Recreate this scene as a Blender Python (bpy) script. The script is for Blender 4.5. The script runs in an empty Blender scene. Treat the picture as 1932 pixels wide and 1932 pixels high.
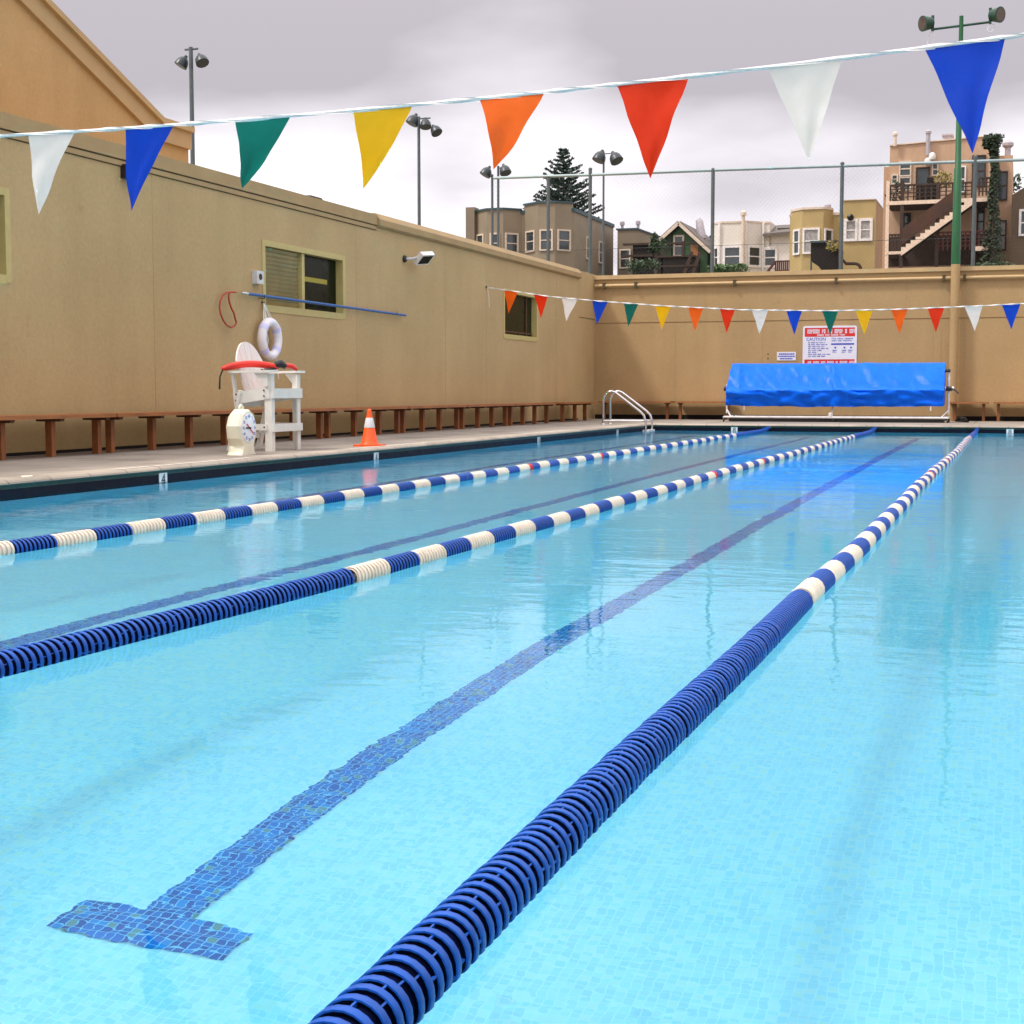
import bpy, math, random
from mathutils import Vector, noise as mnoise
random.seed(7)
R = math.radians
SC = bpy.context.scene
COL = SC.collection

# ------------------------------------------------------------------ camera
CAMH = 0.92                      # eye height above the water (z = 0); pool runs along +Y
PITCH, YAW, FOC = R(4.574), R(18.488), 2850.0 / 1932.0
cp, sp, cy, sy = math.cos(PITCH), math.sin(PITCH), math.cos(YAW), math.sin(YAW)
FW = Vector((-sy * cp, cy * cp, -sp)); RT = Vector((cy, sy, 0)); UP = RT.cross(FW)
cam_d = bpy.data.cameras.new('camera'); cam = bpy.data.objects.new('camera', cam_d); COL.objects.link(cam)
cam_d.sensor_width = 36; cam_d.lens = 36 * FOC; cam_d.clip_start = .05; cam_d.clip_end = 2000
cam.location = (0, 0, CAMH); cam.rotation_euler = (R(90) - PITCH, 0, YAW)
SC.camera = cam

def at(u, v, x=None, y=None, z=None):
    """ray of the measuring grid (1932 units across) -> point on a chosen metric plane"""
    d = FW * 2850.0 + RT * (u - 966) + UP * (966 - v); C = Vector((0, 0, CAMH))
    i, w = (0, x) if x is not None else (1, y) if y is not None else (2, z)
    return C + d * ((w - C[i]) / d[i])

# ------------------------------------------------------------------ light
SUN_EL, SUN_AZ_DIR = R(56), Vector((-.80, -.60, 0)).normalized()
sd = bpy.data.lights.new('sun', 'SUN'); sun = bpy.data.objects.new('sun', sd); COL.objects.link(sun)
sd.energy = 2.2; sd.angle = R(7); sd.color = (1, .95, .88)
sdir = Vector((SUN_AZ_DIR.x * math.cos(SUN_EL), SUN_AZ_DIR.y * math.cos(SUN_EL), math.sin(SUN_EL)))
sun.rotation_euler = sdir.to_track_quat('Z', 'Y').to_euler()

W = bpy.data.worlds.new('World'); SC.world = W; W.use_nodes = True
nt = W.node_tree; nt.nodes.clear()
def wn(t, **k):
    n = nt.nodes.new(t)
    for a, b in k.items(): setattr(n, a, b)
    return n
out = wn('ShaderNodeOutputWorld'); bg = wn('ShaderNodeBackground'); nt.links.new(bg.outputs[0], out.inputs[0])
sky = wn('ShaderNodeTexSky', sky_type='NISHITA', sun_disc=False); sky.sun_elevation = SUN_EL
sky.sun_rotation = math.atan2(SUN_AZ_DIR.x, SUN_AZ_DIR.y)
tc = wn('ShaderNodeTexCoord'); sx = wn('ShaderNodeSeparateXYZ'); nt.links.new(tc.outputs['Generated'], sx.inputs[0])
def wm(op, a, b=None, c=None):
    n = wn('ShaderNodeMath', operation=op)
    for i, s in enumerate((a, b, c)):
        if s is None: continue
        if isinstance(s, (int, float)): n.inputs[i].default_value = s
        else: nt.links.new(s, n.inputs[i])
    return n.outputs[0]
zc = wm('MAXIMUM', sx.outputs[2], 0.0)
den = wm('ADD', zc, .22)
cx = wm('DIVIDE', sx.outputs[0], den); cyy = wm('DIVIDE', sx.outputs[1], den)
cb = wn('ShaderNodeCombineXYZ'); nt.links.new(cx, cb.inputs[0]); nt.links.new(cyy, cb.inputs[1]); cb.inputs[2].default_value = 3.1
n1 = wn('ShaderNodeTexNoise'); n1.inputs['Scale'].default_value = 1.15; n1.inputs['Detail'].default_value = 6; n1.inputs['Roughness'].default_value = .42
nt.links.new(cb.outputs[0], n1.inputs['Vector'])
ramp = wn('ShaderNodeValToRGB'); nt.links.new(n1.outputs[0], ramp.inputs[0])
e = ramp.color_ramp.elements
e[0].position = .38; e[0].color = (.41, .378, .415, 1); e[1].position = .585; e[1].color = (.88, .84, .875, 1)
# brighter band low over the horizon, brighter cloud towards the zenith
zz = wm('POWER', zc, 1.3); gain = wm('MULTIPLY_ADD', zz, 1.45, 1.0)
low = wm('SUBTRACT', .19, zc); low = wm('MAXIMUM', low, 0.0); low = wm('MULTIPLY', low, 3.0)
gain = wm('ADD', gain, low); gain = wm('MULTIPLY', gain, 10.0)
sc_ = wn('ShaderNodeVectorMath', operation='SCALE'); nt.links.new(ramp.outputs[0], sc_.inputs[0]); nt.links.new(gain, sc_.inputs[3])
mx = wn('ShaderNodeMix', data_type='RGBA'); mx.inputs[0].default_value = .96
nt.links.new(sky.outputs[0], mx.inputs[6]); nt.links.new(sc_.outputs[0], mx.inputs[7])
nt.links.new(mx.outputs[2], bg.inputs[0]); bg.inputs[1].default_value = .1

SC.view_settings.view_transform = 'Standard'; SC.view_settings.look = 'None'
SC.view_settings.exposure = 0.26; SC.view_settings.gamma = 1; SC.view_settings.use_curve_mapping = False
cyc = SC.cycles
cyc.max_bounces = 10; cyc.transmission_bounces = 8; cyc.transparent_max_bounces = 8; cyc.glossy_bounces = 4; cyc.diffuse_bounces = 4
cyc.sample_clamp_indirect = 60; cyc.caustics_refractive = True; cyc.caustics_reflective = True; cyc.blur_glossy = 0.0

# ------------------------------------------------------------------ materials
def nodes_of(name):
    m = bpy.data.materials.new(name); m.use_nodes = True
    return m, m.node_tree, m.node_tree.nodes['Principled BSDF']
def mat(name, col, rough=.6, metal=0., var=.12, vs=6., bump=.0, bs=60., spec=.5, coat=0., stretch=None, trans=0.):
    """principled material whose colour and roughness drift with two noises"""
    m, t, b = nodes_of(name); N, L = t.nodes, t.links
    tcn = N.new('ShaderNodeTexCoord'); src = tcn.outputs['Object']
    if stretch:
        mp = N.new('ShaderNodeMapping'); mp.inputs['Scale'].default_value = stretch; L.new(src, mp.inputs[0]); vsrc = mp.outputs[0]
    else: vsrc = src
    n = N.new('ShaderNodeTexNoise'); n.inputs['Scale'].default_value = vs; n.inputs['Detail'].default_value = 5; L.new(vsrc, n.inputs['Vector'])
    mp2 = N.new('ShaderNodeMapRange'); mp2.inputs[1].default_value = .3; mp2.inputs[2].default_value = .7
    mp2.inputs[3].default_value = 1 - var; mp2.inputs[4].default_value = 1 + var; L.new(n.outputs[0], mp2.inputs[0])
    v = N.new('ShaderNodeVectorMath'); v.operation = 'SCALE'; v.inputs[0].default_value = col[:3]; L.new(mp2.outputs[0], v.inputs[3])
    L.new(v.outputs[0], b.inputs['Base Color'])
    mr = N.new('ShaderNodeMapRange'); mr.inputs[1].default_value = .3; mr.inputs[2].default_value = .7
    mr.inputs[3].default_value = max(.02, rough - .08); mr.inputs[4].default_value = min(1, rough + .08); L.new(n.outputs[0], mr.inputs[0])
    L.new(mr.outputs[0], b.inputs['Roughness'])
    b.inputs['Metallic'].default_value = metal; b.inputs['Specular IOR Level'].default_value = spec; b.inputs['Coat Weight'].default_value = coat
    if bump:
        bn = N.new('ShaderNodeTexNoise'); bn.inputs['Scale'].default_value = bs; bn.inputs['Detail'].default_value = 3; L.new(src, bn.inputs['Vector'])
        bu = N.new('ShaderNodeBump'); bu.inputs['Strength'].default_value = bump; bu.inputs['Distance'].default_value = .01
        L.new(bn.outputs[0], bu.inputs['Height']); L.new(bu.outputs[0], b.inputs['Normal'])
    return m

def stucco(name, c0, c1, stain=.35):
    """painted stucco: two close tones in clouds, vertical run-off stains, fine grain"""
    m, t, b = nodes_of(name); N, L = t.nodes, t.links
    tcn = N.new('ShaderNodeTexCoord')
    n = N.new('ShaderNodeTexNoise'); n.inputs['Scale'].default_value = .55; n.inputs['Detail'].default_value = 7; n.inputs['Roughness'].default_value = .6
    L.new(tcn.outputs['Object'], n.inputs['Vector'])
    r = N.new('ShaderNodeValToRGB'); L.new(n.outputs[0], r.inputs[0])
    r.color_ramp.elements[0].position = .35; r.color_ramp.elements[0].color = (*c0, 1)
    r.color_ramp.elements[1].position = .65; r.color_ramp.elements[1].color = (*c1, 1)
    mp = N.new('ShaderNodeMapping'); mp.inputs['Scale'].default_value = (2.2, 2.2, .22); L.new(tcn.outputs['Object'], mp.inputs[0])
    s = N.new('ShaderNodeTexNoise'); s.inputs['Scale'].default_value = 1.0; s.inputs['Detail'].default_value = 6; L.new(mp.outputs[0], s.inputs['Vector'])
    sr = N.new('ShaderNodeMapRange'); sr.inputs[1].default_value = .45; sr.inputs[2].default_value = .8; sr.inputs[3].default_value = 1; sr.inputs[4].default_value = 1 - stain
    L.new(s.outputs[0], sr.inputs[0])
    v0 = N.new('ShaderNodeVectorMath'); v0.operation = 'SCALE'; L.new(r.outputs[0], v0.inputs[0]); L.new(sr.outputs[0], v0.inputs[3])
    gr = N.new('ShaderNodeTexNoise'); gr.inputs['Scale'].default_value = 16; gr.inputs['Detail'].default_value = 6; gr.inputs['Roughness'].default_value = .75; L.new(tcn.outputs['Object'], gr.inputs['Vector'])
    gm = N.new('ShaderNodeMapRange'); gm.inputs[1].default_value = .3; gm.inputs[2].default_value = .7; gm.inputs[3].default_value = .91; gm.inputs[4].default_value = 1.08; L.new(gr.outputs[0], gm.inputs[0])
    # scattered small dark scuffs
    sp = N.new('ShaderNodeTexNoise'); sp.inputs['Scale'].default_value = 2.6; sp.inputs['Detail'].default_value = 3; L.new(tcn.outputs['Object'], sp.inputs['Vector'])
    sm = N.new('ShaderNodeMapRange'); sm.inputs[1].default_value = .70; sm.inputs[2].default_value = .80; sm.inputs[3].default_value = 1.0; sm.inputs[4].default_value = .80; L.new(sp.outputs[0], sm.inputs[0])
    gq = N.new('ShaderNodeMath'); gq.operation = 'MULTIPLY'; L.new(gm.outputs[0], gq.inputs[0]); L.new(sm.outputs[0], gq.inputs[1])
    v = N.new('ShaderNodeVectorMath'); v.operation = 'SCALE'; L.new(v0.outputs[0], v.inputs[0]); L.new(gq.outputs[0], v.inputs[3])
    L.new(v.outputs[0], b.inputs['Base Color']); b.inputs['Roughness'].default_value = .8; b.inputs['Specular IOR Level'].default_value = .3
    g = N.new('ShaderNodeTexNoise'); g.inputs['Scale'].default_value = 45; g.inputs['Detail'].default_value = 4; L.new(tcn.outputs['Object'], g.inputs['Vector'])
    bu = N.new('ShaderNodeBump'); bu.inputs['Strength'].default_value = .35; bu.inputs['Distance'].default_value = .01
    L.new(g.outputs[0], bu.inputs['Height']); L.new(bu.outputs[0], b.inputs['Normal'])
    return m

def siding(name, col, pitch=.14, depth=.5, var=.1):
    """horizontal lap boards"""
    m, t, b = nodes_of(name); N, L = t.nodes, t.links
    tcn = N.new('ShaderNodeTexCoord'); s = N.new('ShaderNodeSeparateXYZ'); L.new(tcn.outputs['Object'], s.inputs[0])
    d = N.new('ShaderNodeMath'); d.operation = 'DIVIDE'; L.new(s.outputs[2], d.inputs[0]); d.inputs[1].default_value = pitch
    f = N.new('ShaderNodeMath'); f.operation = 'FRACT'; L.new(d.outputs[0], f.inputs[0])
    bu = N.new('ShaderNodeBump'); bu.inputs['Strength'].default_value = depth; bu.inputs['Distance'].default_value = .03; L.new(f.outputs[0], bu.inputs['Height'])
    L.new(bu.outputs[0], b.inputs['Normal'])
    n = N.new('ShaderNodeTexNoise'); n.inputs['Scale'].default_value = .8; n.inputs['Detail'].default_value = 5; L.new(tcn.outputs['Object'], n.inputs['Vector'])
    mr = N.new('ShaderNodeMapRange'); mr.inputs[1].default_value = .3; mr.inputs[2].default_value = .7; mr.inputs[3].default_value = 1 - var; mr.inputs[4].default_value = 1 + var
    L.new(n.outputs[0], mr.inputs[0])
    v = N.new('ShaderNodeVectorMath'); v.operation = 'SCALE'; v.inputs[0].default_value = col; L.new(mr.outputs[0], v.inputs[3])
    L.new(v.outputs[0], b.inputs['Base Color']); b.inputs['Roughness'].default_value = .7
    return m

def mosaic(name, cols, size, grout):
    """small glass tiles, each its own tone, pale grout between"""
    m, t, b = nodes_of(name); N, L = t.nodes, t.links
    tcn = N.new('ShaderNodeTexCoord'); sc = N.new('ShaderNodeVectorMath'); sc.operation = 'MULTIPLY'; sc.inputs[1].default_value = (1 / size, 1 / size, 0)
    ad = N.new('ShaderNodeVectorMath'); ad.operation = 'ADD'; ad.inputs[1].default_value = (.5, .03, .5)
    L.new(tcn.outputs['Object'], sc.inputs[0]); L.new(sc.outputs[0], ad.inputs[0])
    fl = N.new('ShaderNodeVectorMath'); fl.operation = 'FLOOR'; L.new(ad.outputs[0], fl.inputs[0])
    wnz = N.new('ShaderNodeTexWhiteNoise'); wnz.noise_dimensions = '3D'; L.new(fl.outputs[0], wnz.inputs['Vector'])
    r = N.new('ShaderNodeValToRGB'); r.color_ramp.interpolation = 'CONSTANT'; L.new(wnz.outputs[0], r.inputs[0])
    els = r.color_ramp.elements
    for i, c in enumerate(cols):
        p = i / len(cols)
        el = els[i] if i < 2 else els.new(p)
        el.position = p; el.color = (*c, 1)
    fr = N.new('ShaderNodeVectorMath'); fr.operation = 'FRACTION'; L.new(ad.outputs[0], fr.inputs[0])
    se = N.new('ShaderNodeSeparateXYZ'); L.new(fr.outputs[0], se.inputs[0])
    prev = None
    for i in (0, 1):
        a = N.new('ShaderNodeMath'); a.operation = 'SUBTRACT'; L.new(se.outputs[i], a.inputs[0]); a.inputs[1].default_value = .5
        bb = N.new('ShaderNodeMath'); bb.operation = 'ABSOLUTE'; L.new(a.outputs[0], bb.inputs[0])
        g = N.new('ShaderNodeMath'); g.operation = 'GREATER_THAN'; L.new(bb.outputs[0], g.inputs[0]); g.inputs[1].default_value = .435
        if prev is None: prev = g
        else:
            mxn = N.new('ShaderNodeMath'); mxn.operation = 'MAXIMUM'; L.new(prev.outputs[0], mxn.inputs[0]); L.new(g.outputs[0], mxn.inputs[1]); prev = mxn
    mi = N.new('ShaderNodeMix'); mi.data_type = 'RGBA'; L.new(prev.outputs[0], mi.inputs[0]); L.new(r.outputs[0], mi.inputs[6]); mi.inputs[7].default_value = (*grout, 1)
    L.new(mi.outputs[2], b.inputs['Base Color']); b.inputs['Roughness'].default_value = .25
    return m

M = {}
M['wall'] = stucco('tan_stucco', (.445, .318, .150), (.50, .358, .175), .07)
M['wall_far'] = stucco('far_tan_stucco', (.395, .262, .122), (.455, .305, .146), .10)
M['coping_tan'] = mat('tan_trim_paint', (.38, .26, .115), .7, var=.1, vs=2)
M['trim_far'] = mat('sand_trim_paint', (.50, .345, .165), .6, var=.08, vs=3)
M['gable'] = stucco('ochre_stucco', (.46, .285, .118), (.53, .335, .150), .1)
M['gable_trim'] = mat('ochre_trim', (.47, .31, .145), .7, var=.06, vs=2)
M['groove'] = mat('groove_shadow_gap', (.09, .065, .03), .9)
M['roof'] = mat('grey_roof_felt', (.12, .12, .12), .9)
M['frame'] = mat('cream_window_frame', (.50, .41, .155), .5, var=.06)
M['blind'] = mat('olive_blind_slats', (.36, .28, .12), .7, var=.15, vs=3)
M['dark_glass'] = mat('dark_glass', (.008, .012, .004), .22, var=.2, spec=.07)
M['room'] = mat('dim_room', (.05, .05, .025), .8)
def concrete(name, c0, px, py, ox, oy, wid):
    m = mat(name, c0, .7, var=.14, vs=1.1, bump=.5, bs=90); t = m.node_tree; N, L = t.nodes, t.links; b = N['Principled BSDF']
    old = b.inputs['Base Color'].links[0].from_socket
    tcn = N.new('ShaderNodeTexCoord'); s_ = N.new('ShaderNodeSeparateXYZ'); L.new(tcn.outputs['Object'], s_.inputs[0]); prev = None
    for i, (p_, o_) in enumerate(((px, ox), (py, oy))):
        a = N.new('ShaderNodeMath'); a.operation = 'ADD'; L.new(s_.outputs[i], a.inputs[0]); a.inputs[1].default_value = o_ + 1000 * p_
        q_ = N.new('ShaderNodeMath'); q_.operation = 'MODULO'; L.new(a.outputs[0], q_.inputs[0]); q_.inputs[1].default_value = p_
        l_ = N.new('ShaderNodeMath'); l_.operation = 'LESS_THAN'; L.new(q_.outputs[0], l_.inputs[0]); l_.inputs[1].default_value = wid
        if prev is None: prev = l_
        else:
            x_ = N.new('ShaderNodeMath'); x_.operation = 'MAXIMUM'; L.new(prev.outputs[0], x_.inputs[0]); L.new(l_.outputs[0], x_.inputs[1]); prev = x_
    # damp splash stains
    dn = N.new('ShaderNodeTexNoise'); dn.inputs['Scale'].default_value = .9; dn.inputs['Detail'].default_value = 8; dn.inputs['Roughness'].default_value = .65; L.new(tcn.outputs['Object'], dn.inputs['Vector'])
    dm = N.new('ShaderNodeMapRange'); dm.inputs[1].default_value = .50; dm.inputs[2].default_value = .62; dm.inputs[3].default_value = 1.0; dm.inputs[4].default_value = .72; L.new(dn.outputs[0], dm.inputs[0])
    v = N.new('ShaderNodeVectorMath'); v.operation = 'SCALE'; L.new(old, v.inputs[0]); L.new(dm.outputs[0], v.inputs[3])
    mi = N.new('ShaderNodeMix'); mi.data_type = 'RGBA'; L.new(prev.outputs[0], mi.inputs[0]); L.new(v.outputs[0], mi.inputs[6]); mi.inputs[7].default_value = (.06, .05, .04, 1)
    L.new(mi.outputs[2], b.inputs['Base Color']); return m
M['deck'] = mat('worn_concrete_deck', (.245, .205, .165), .72, var=.16, vs=1.3, bump=.5, bs=90)
M['coping'] = mat('concrete_coping', (.36, .30, .235), .6, var=.14, vs=3, bump=.4, bs=80)
M['deck'] = concrete('worn_deck_slabs', (.27, .232, .19), 3.05, 3.05, 1.0, .4, .014)
M['coping'] = concrete('coping_stones', (.38, .32, .25), .61, .61, .2, .05, .010)
M['green_tile'] = mat('dark_green_tile', (.022, .06, .048), .4, var=.3, vs=9, spec=.3)
M['black_tile'] = mat('black_navy_tile', (.003, .003, .012), .5, var=.4, vs=14, spec=.15)
M['plaster'] = mat('pool_plaster', (.76, .86, .89), .8, var=.10, vs=20, bump=.5, bs=30)
M['tile'] = mosaic('blue_mosaic', [(.006, .13, .46), (.010, .18, .58), (.003, .07, .32), (.012, .15, .52), (.02, .26, .64), (.006, .10, .40), (.008, .16, .55), (.004, .08, .36), (.18, .30, .30), (.010, .14, .50)], .0247, (.28, .62, .84))
M['floor_tile'] = mosaic('pale_floor_mosaic', [(.74, .86, .93), (.82, .91, .96), (.77, .87, .93), (.85, .93, .96), (.76, .89, .95), (.90, .92, .86), (.70, .86, .94), (.92, .94, .92), (.80, .92, .97), (.72, .84, .90)], .0247, (.95, .97, .97))
M['white_mark'] = mat('worn_white_paint', (.72, .66, .60), .6, var=.22, vs=14)
M['white_tile'] = mat('white_tile', (.80, .82, .82), .25, var=.05)
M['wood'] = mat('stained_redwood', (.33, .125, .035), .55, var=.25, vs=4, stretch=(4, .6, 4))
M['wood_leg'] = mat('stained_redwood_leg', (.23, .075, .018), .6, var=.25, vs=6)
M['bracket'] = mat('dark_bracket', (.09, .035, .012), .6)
M['pl_white'] = mat('white_plastic_lumber', (.74, .72, .66), .55, var=.06, vs=8, bump=.15)
M['pl_pink'] = mat('weathered_white_board', (.78, .70, .65), .55, var=.06, vs=8)
M['bolt'] = mat('steel_bolt', (.12, .10, .08), .5, metal=.6)
M['cream'] = mat('cream_fibreglass', (.80, .77, .60), .4, var=.06, vs=5)
M['dial'] = mat('white_dial', (.85, .86, .88), .35, var=.02)
M['blue_ink'] = mat('blue_print', (.02, .05, .45), .5)
M['red_ink'] = mat('red_print', (.62, .02, .015), .45)
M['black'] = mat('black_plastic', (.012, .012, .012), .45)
M['orange'] = mat('orange_cone_plastic', (.90, .10, .008), .45, var=.1, vs=9)
M['reflect'] = mat('grey_reflective_collar', (.60, .60, .60), .35, var=.1)
M['red_foam'] = mat('red_vinyl', (.72, .022, .010), .4, var=.1, vs=8)
M['ring'] = mat('white_ring_vinyl', (.86, .84, .88), .45, var=.03)
M['ring_band'] = mat('lilac_grab_band', (.66, .65, .93), .5)
M['rope_w'] = mat('white_cord', (.80, .78, .76), .8, var=.1, vs=40)
M['pole_blue'] = mat('blue_anodised_pole', (.004, .10, .33), .4, var=.05)
M['hook'] = mat('red_hook_tube', (.40, .05, .012), .45)
M['steel'] = mat('brushed_steel', (.62, .61, .60), .22, metal=.95, var=.06)
M['galv'] = mat('galvanised_steel', (.10, .12, .12), .5, metal=.3, var=.15)
M['wire'] = mat('galvanised_wire', (.045, .05, .05), .6, metal=.1)
M['rail_galv'] = mat('galvanised_rail', (.30, .37, .37), .5, metal=.3)
M['lamp_shell'] = mat('dark_lamp_shell', (.022, .032, .036), .4, var=.2)
M['green_paint'] = mat('green_pole_paint', (.006, .095, .024), .45, var=.12, vs=3)
M['dgreen_paint'] = mat('dark_green_lamp_paint', (.006, .05, .022), .4, var=.2)
M['lamp_glass'] = mat('amber_lamp_glass', (.07, .035, .015), .15, spec=.5)
M['float_blue'] = mat('blue_float_plastic', (.007, .080, .40), .36, var=.12, vs=30, spec=.28)
M['float_hub'] = mat('navy_float_hub', (.0015, .003, .022), .5, var=.2, vs=30, spec=.2)
M['float_white'] = mat('cream_float_plastic', (.84, .74, .61), .45, var=.10, vs=14, spec=.3)
M['float_red'] = mat('red_float_plastic', (.70, .02, .02), .35)
M['white_metal'] = mat('white_coated_tube', (.75, .72, .70), .3)
M['sign_white'] = None; M['cover'] = None
FLAG = dict(white=(.84, .785, .72), blue=(.004, .055, .52), green=(.004, .135, .095), yellow=(.90, .47, .004),
            orange=(.92, .13, .006), red=(.80, .035, .004))
def flagmat(k, c):
    m, t, b = nodes_of('vinyl_' + k); N, L = t.nodes, t.links
    tcn = N.new('ShaderNodeTexCoord'); n = N.new('ShaderNodeTexNoise'); n.inputs['Scale'].default_value = 9; L.new(tcn.outputs['Object'], n.inputs['Vector'])
    mr = N.new('ShaderNodeMapRange'); mr.inputs[3].default_value = .9; mr.inputs[4].default_value = 1.08; L.new(n.outputs[0], mr.inputs[0])
    v = N.new('ShaderNodeVectorMath'); v.operation = 'SCALE'; v.inputs[0].default_value = c; L.new(mr.outputs[0], v.inputs[3]); L.new(v.outputs[0], b.inputs['Base Color'])
    b.inputs['Roughness'].default_value = .42; b.inputs['Specular IOR Level'].default_value = .4
    tr = N.new('ShaderNodeBsdfTranslucent'); L.new(v.outputs[0], tr.inputs[0]); ms = N.new('ShaderNodeMixShader'); ms.inputs[0].default_value = .45
    o = N['Material Output']; L.new(b.outputs[0], ms.inputs[1]); L.new(tr.outputs[0], ms.inputs[2]); L.new(ms.outputs[0], o.inputs[0])
    return m
for k, c in FLAG.items(): M['flag_' + k] = flagmat(k, c)
def covermat():
    m, t, b = nodes_of('blue_vinyl_cover'); N, L = t.nodes, t.links
    tcn = N.new('ShaderNodeTexCoord'); mp = N.new('ShaderNodeMapping'); mp.inputs['Scale'].default_value = (1.6, 1, .8); L.new(tcn.outputs['Object'], mp.inputs[0])
    n = N.new('ShaderNodeTexNoise'); n.inputs['Scale'].default_value = 3.2; n.inputs['Detail'].default_value = 6; n.inputs['Distortion'].default_value = .8; L.new(mp.outputs[0], n.inputs['Vector'])
    r = N.new('ShaderNodeValToRGB'); L.new(n.outputs[0], r.inputs[0])
    r.color_ramp.elements[0].color = (.001, .105, .82, 1); r.color_ramp.elements[1].color = (.002, .17, .97, 1)
    L.new(r.outputs[0], b.inputs['Base Color']); b.inputs['Roughness'].default_value = .36; b.inputs['Specular IOR Level'].default_value = .13
    bu = N.new('ShaderNodeBump'); bu.inputs['Strength'].default_value = .5; bu.inputs['Distance'].default_value = .03; L.new(n.outputs[0], bu.inputs['Height']); L.new(bu.outputs[0], b.inputs['Normal'])
    return m
M['cover'] = covermat()
# houses
M['greige'] = siding('greige_siding', (.275, .215, .14), .16, .35)
M['greige2'] = siding('greige_rear_siding', (.22, .17, .115), .16, .35)
M['cream_trim'] = mat('cream_house_trim', (.66, .54, .42), .6)
M['white_trim'] = mat('white_house_trim', (.80, .76, .72), .6)
M['white_sid'] = siding('white_siding', (.84, .79, .74), .2, .3)
M['offwhite'] = stucco('offwhite_stucco', (.72, .66, .57), (.78, .72, .63), .10)
M['yellow_sid'] = siding('mustard_siding', (.45, .33, .135), .18, .3)
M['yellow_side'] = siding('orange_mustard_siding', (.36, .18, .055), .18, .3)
M['peach'] = stucco('peach_stucco', (.50, .32, .20), (.57, .375, .245), .15)
M['brownhouse'] = siding('brown_siding', (.13, .085, .05), .2, .5)
M['green_sid'] = siding('green_siding', (.055, .125, .05), .16, .5)
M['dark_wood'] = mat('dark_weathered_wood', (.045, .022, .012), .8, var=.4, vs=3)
M['red_wood'] = mat('red_brown_railing', (.085, .018, .012), .7, var=.3, vs=3)
M['brown_wood'] = mat('brown_stair_boards', (.06, .022, .010), .75, var=.35, vs=2)
M['pale_fascia'] = mat('pale_deck_fascia', (.74, .56, .42), .6, var=.1)
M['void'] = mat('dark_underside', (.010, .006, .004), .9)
M['shingle'] = mat('grey_shingle', (.14, .115, .10), .85, var=.2, vs=5)
M['dark_roof'] = mat('dark_roof', (.045, .035, .032), .8, var=.2)
M['teal_trim'] = mat('dark_teal_edge', (.03, .07, .08), .6)
M['pane'] = mat('house_window_glass', (.035, .045, .048), .08, var=.4, vs=1.2, spec=.7)
M['pane_lit'] = mat('curtained_window', (.33, .31, .29), .3, var=.25, vs=6)
M['vent'] = mat('zinc_vent_pipe', (.42, .38, .40), .5, metal=.3)
M['ivy'] = mat('ivy_leaves', (.018, .035, .010), .7, var=.4, vs=3)
M['conifer'] = mat('dark_conifer_needles', (.012, .036, .020), .75, var=.4, vs=2)
M['bark'] = mat('grey_brown_bark', (.07, .05, .035), .9, var=.3)
M['leaf'] = mat('bright_green_leaves', (.05, .11, .02), .6, var=.4, vs=3)
M['leaf_dark'] = mat('dark_green_leaves', (.022, .05, .012), .6, var=.45, vs=3)
M['leaf_gold'] = mat('yellow_green_leaves', (.22, .18, .03), .6, var=.4, vs=3)
M['ground'] = mat('dusty_ground', (.16, .14, .10), .95, var=.3, vs=.3)
m, t, b = nodes_of('lit_ceiling_lamp'); b.inputs['Base Color'].default_value = (.1, .09, .02, 1); b.inputs['Specular IOR Level'].default_value = .1; b.inputs['Emission Color'].default_value = (.55, .46, .08, 1); b.inputs['Emission Strength'].default_value = .28; M['lit'] = m

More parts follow.
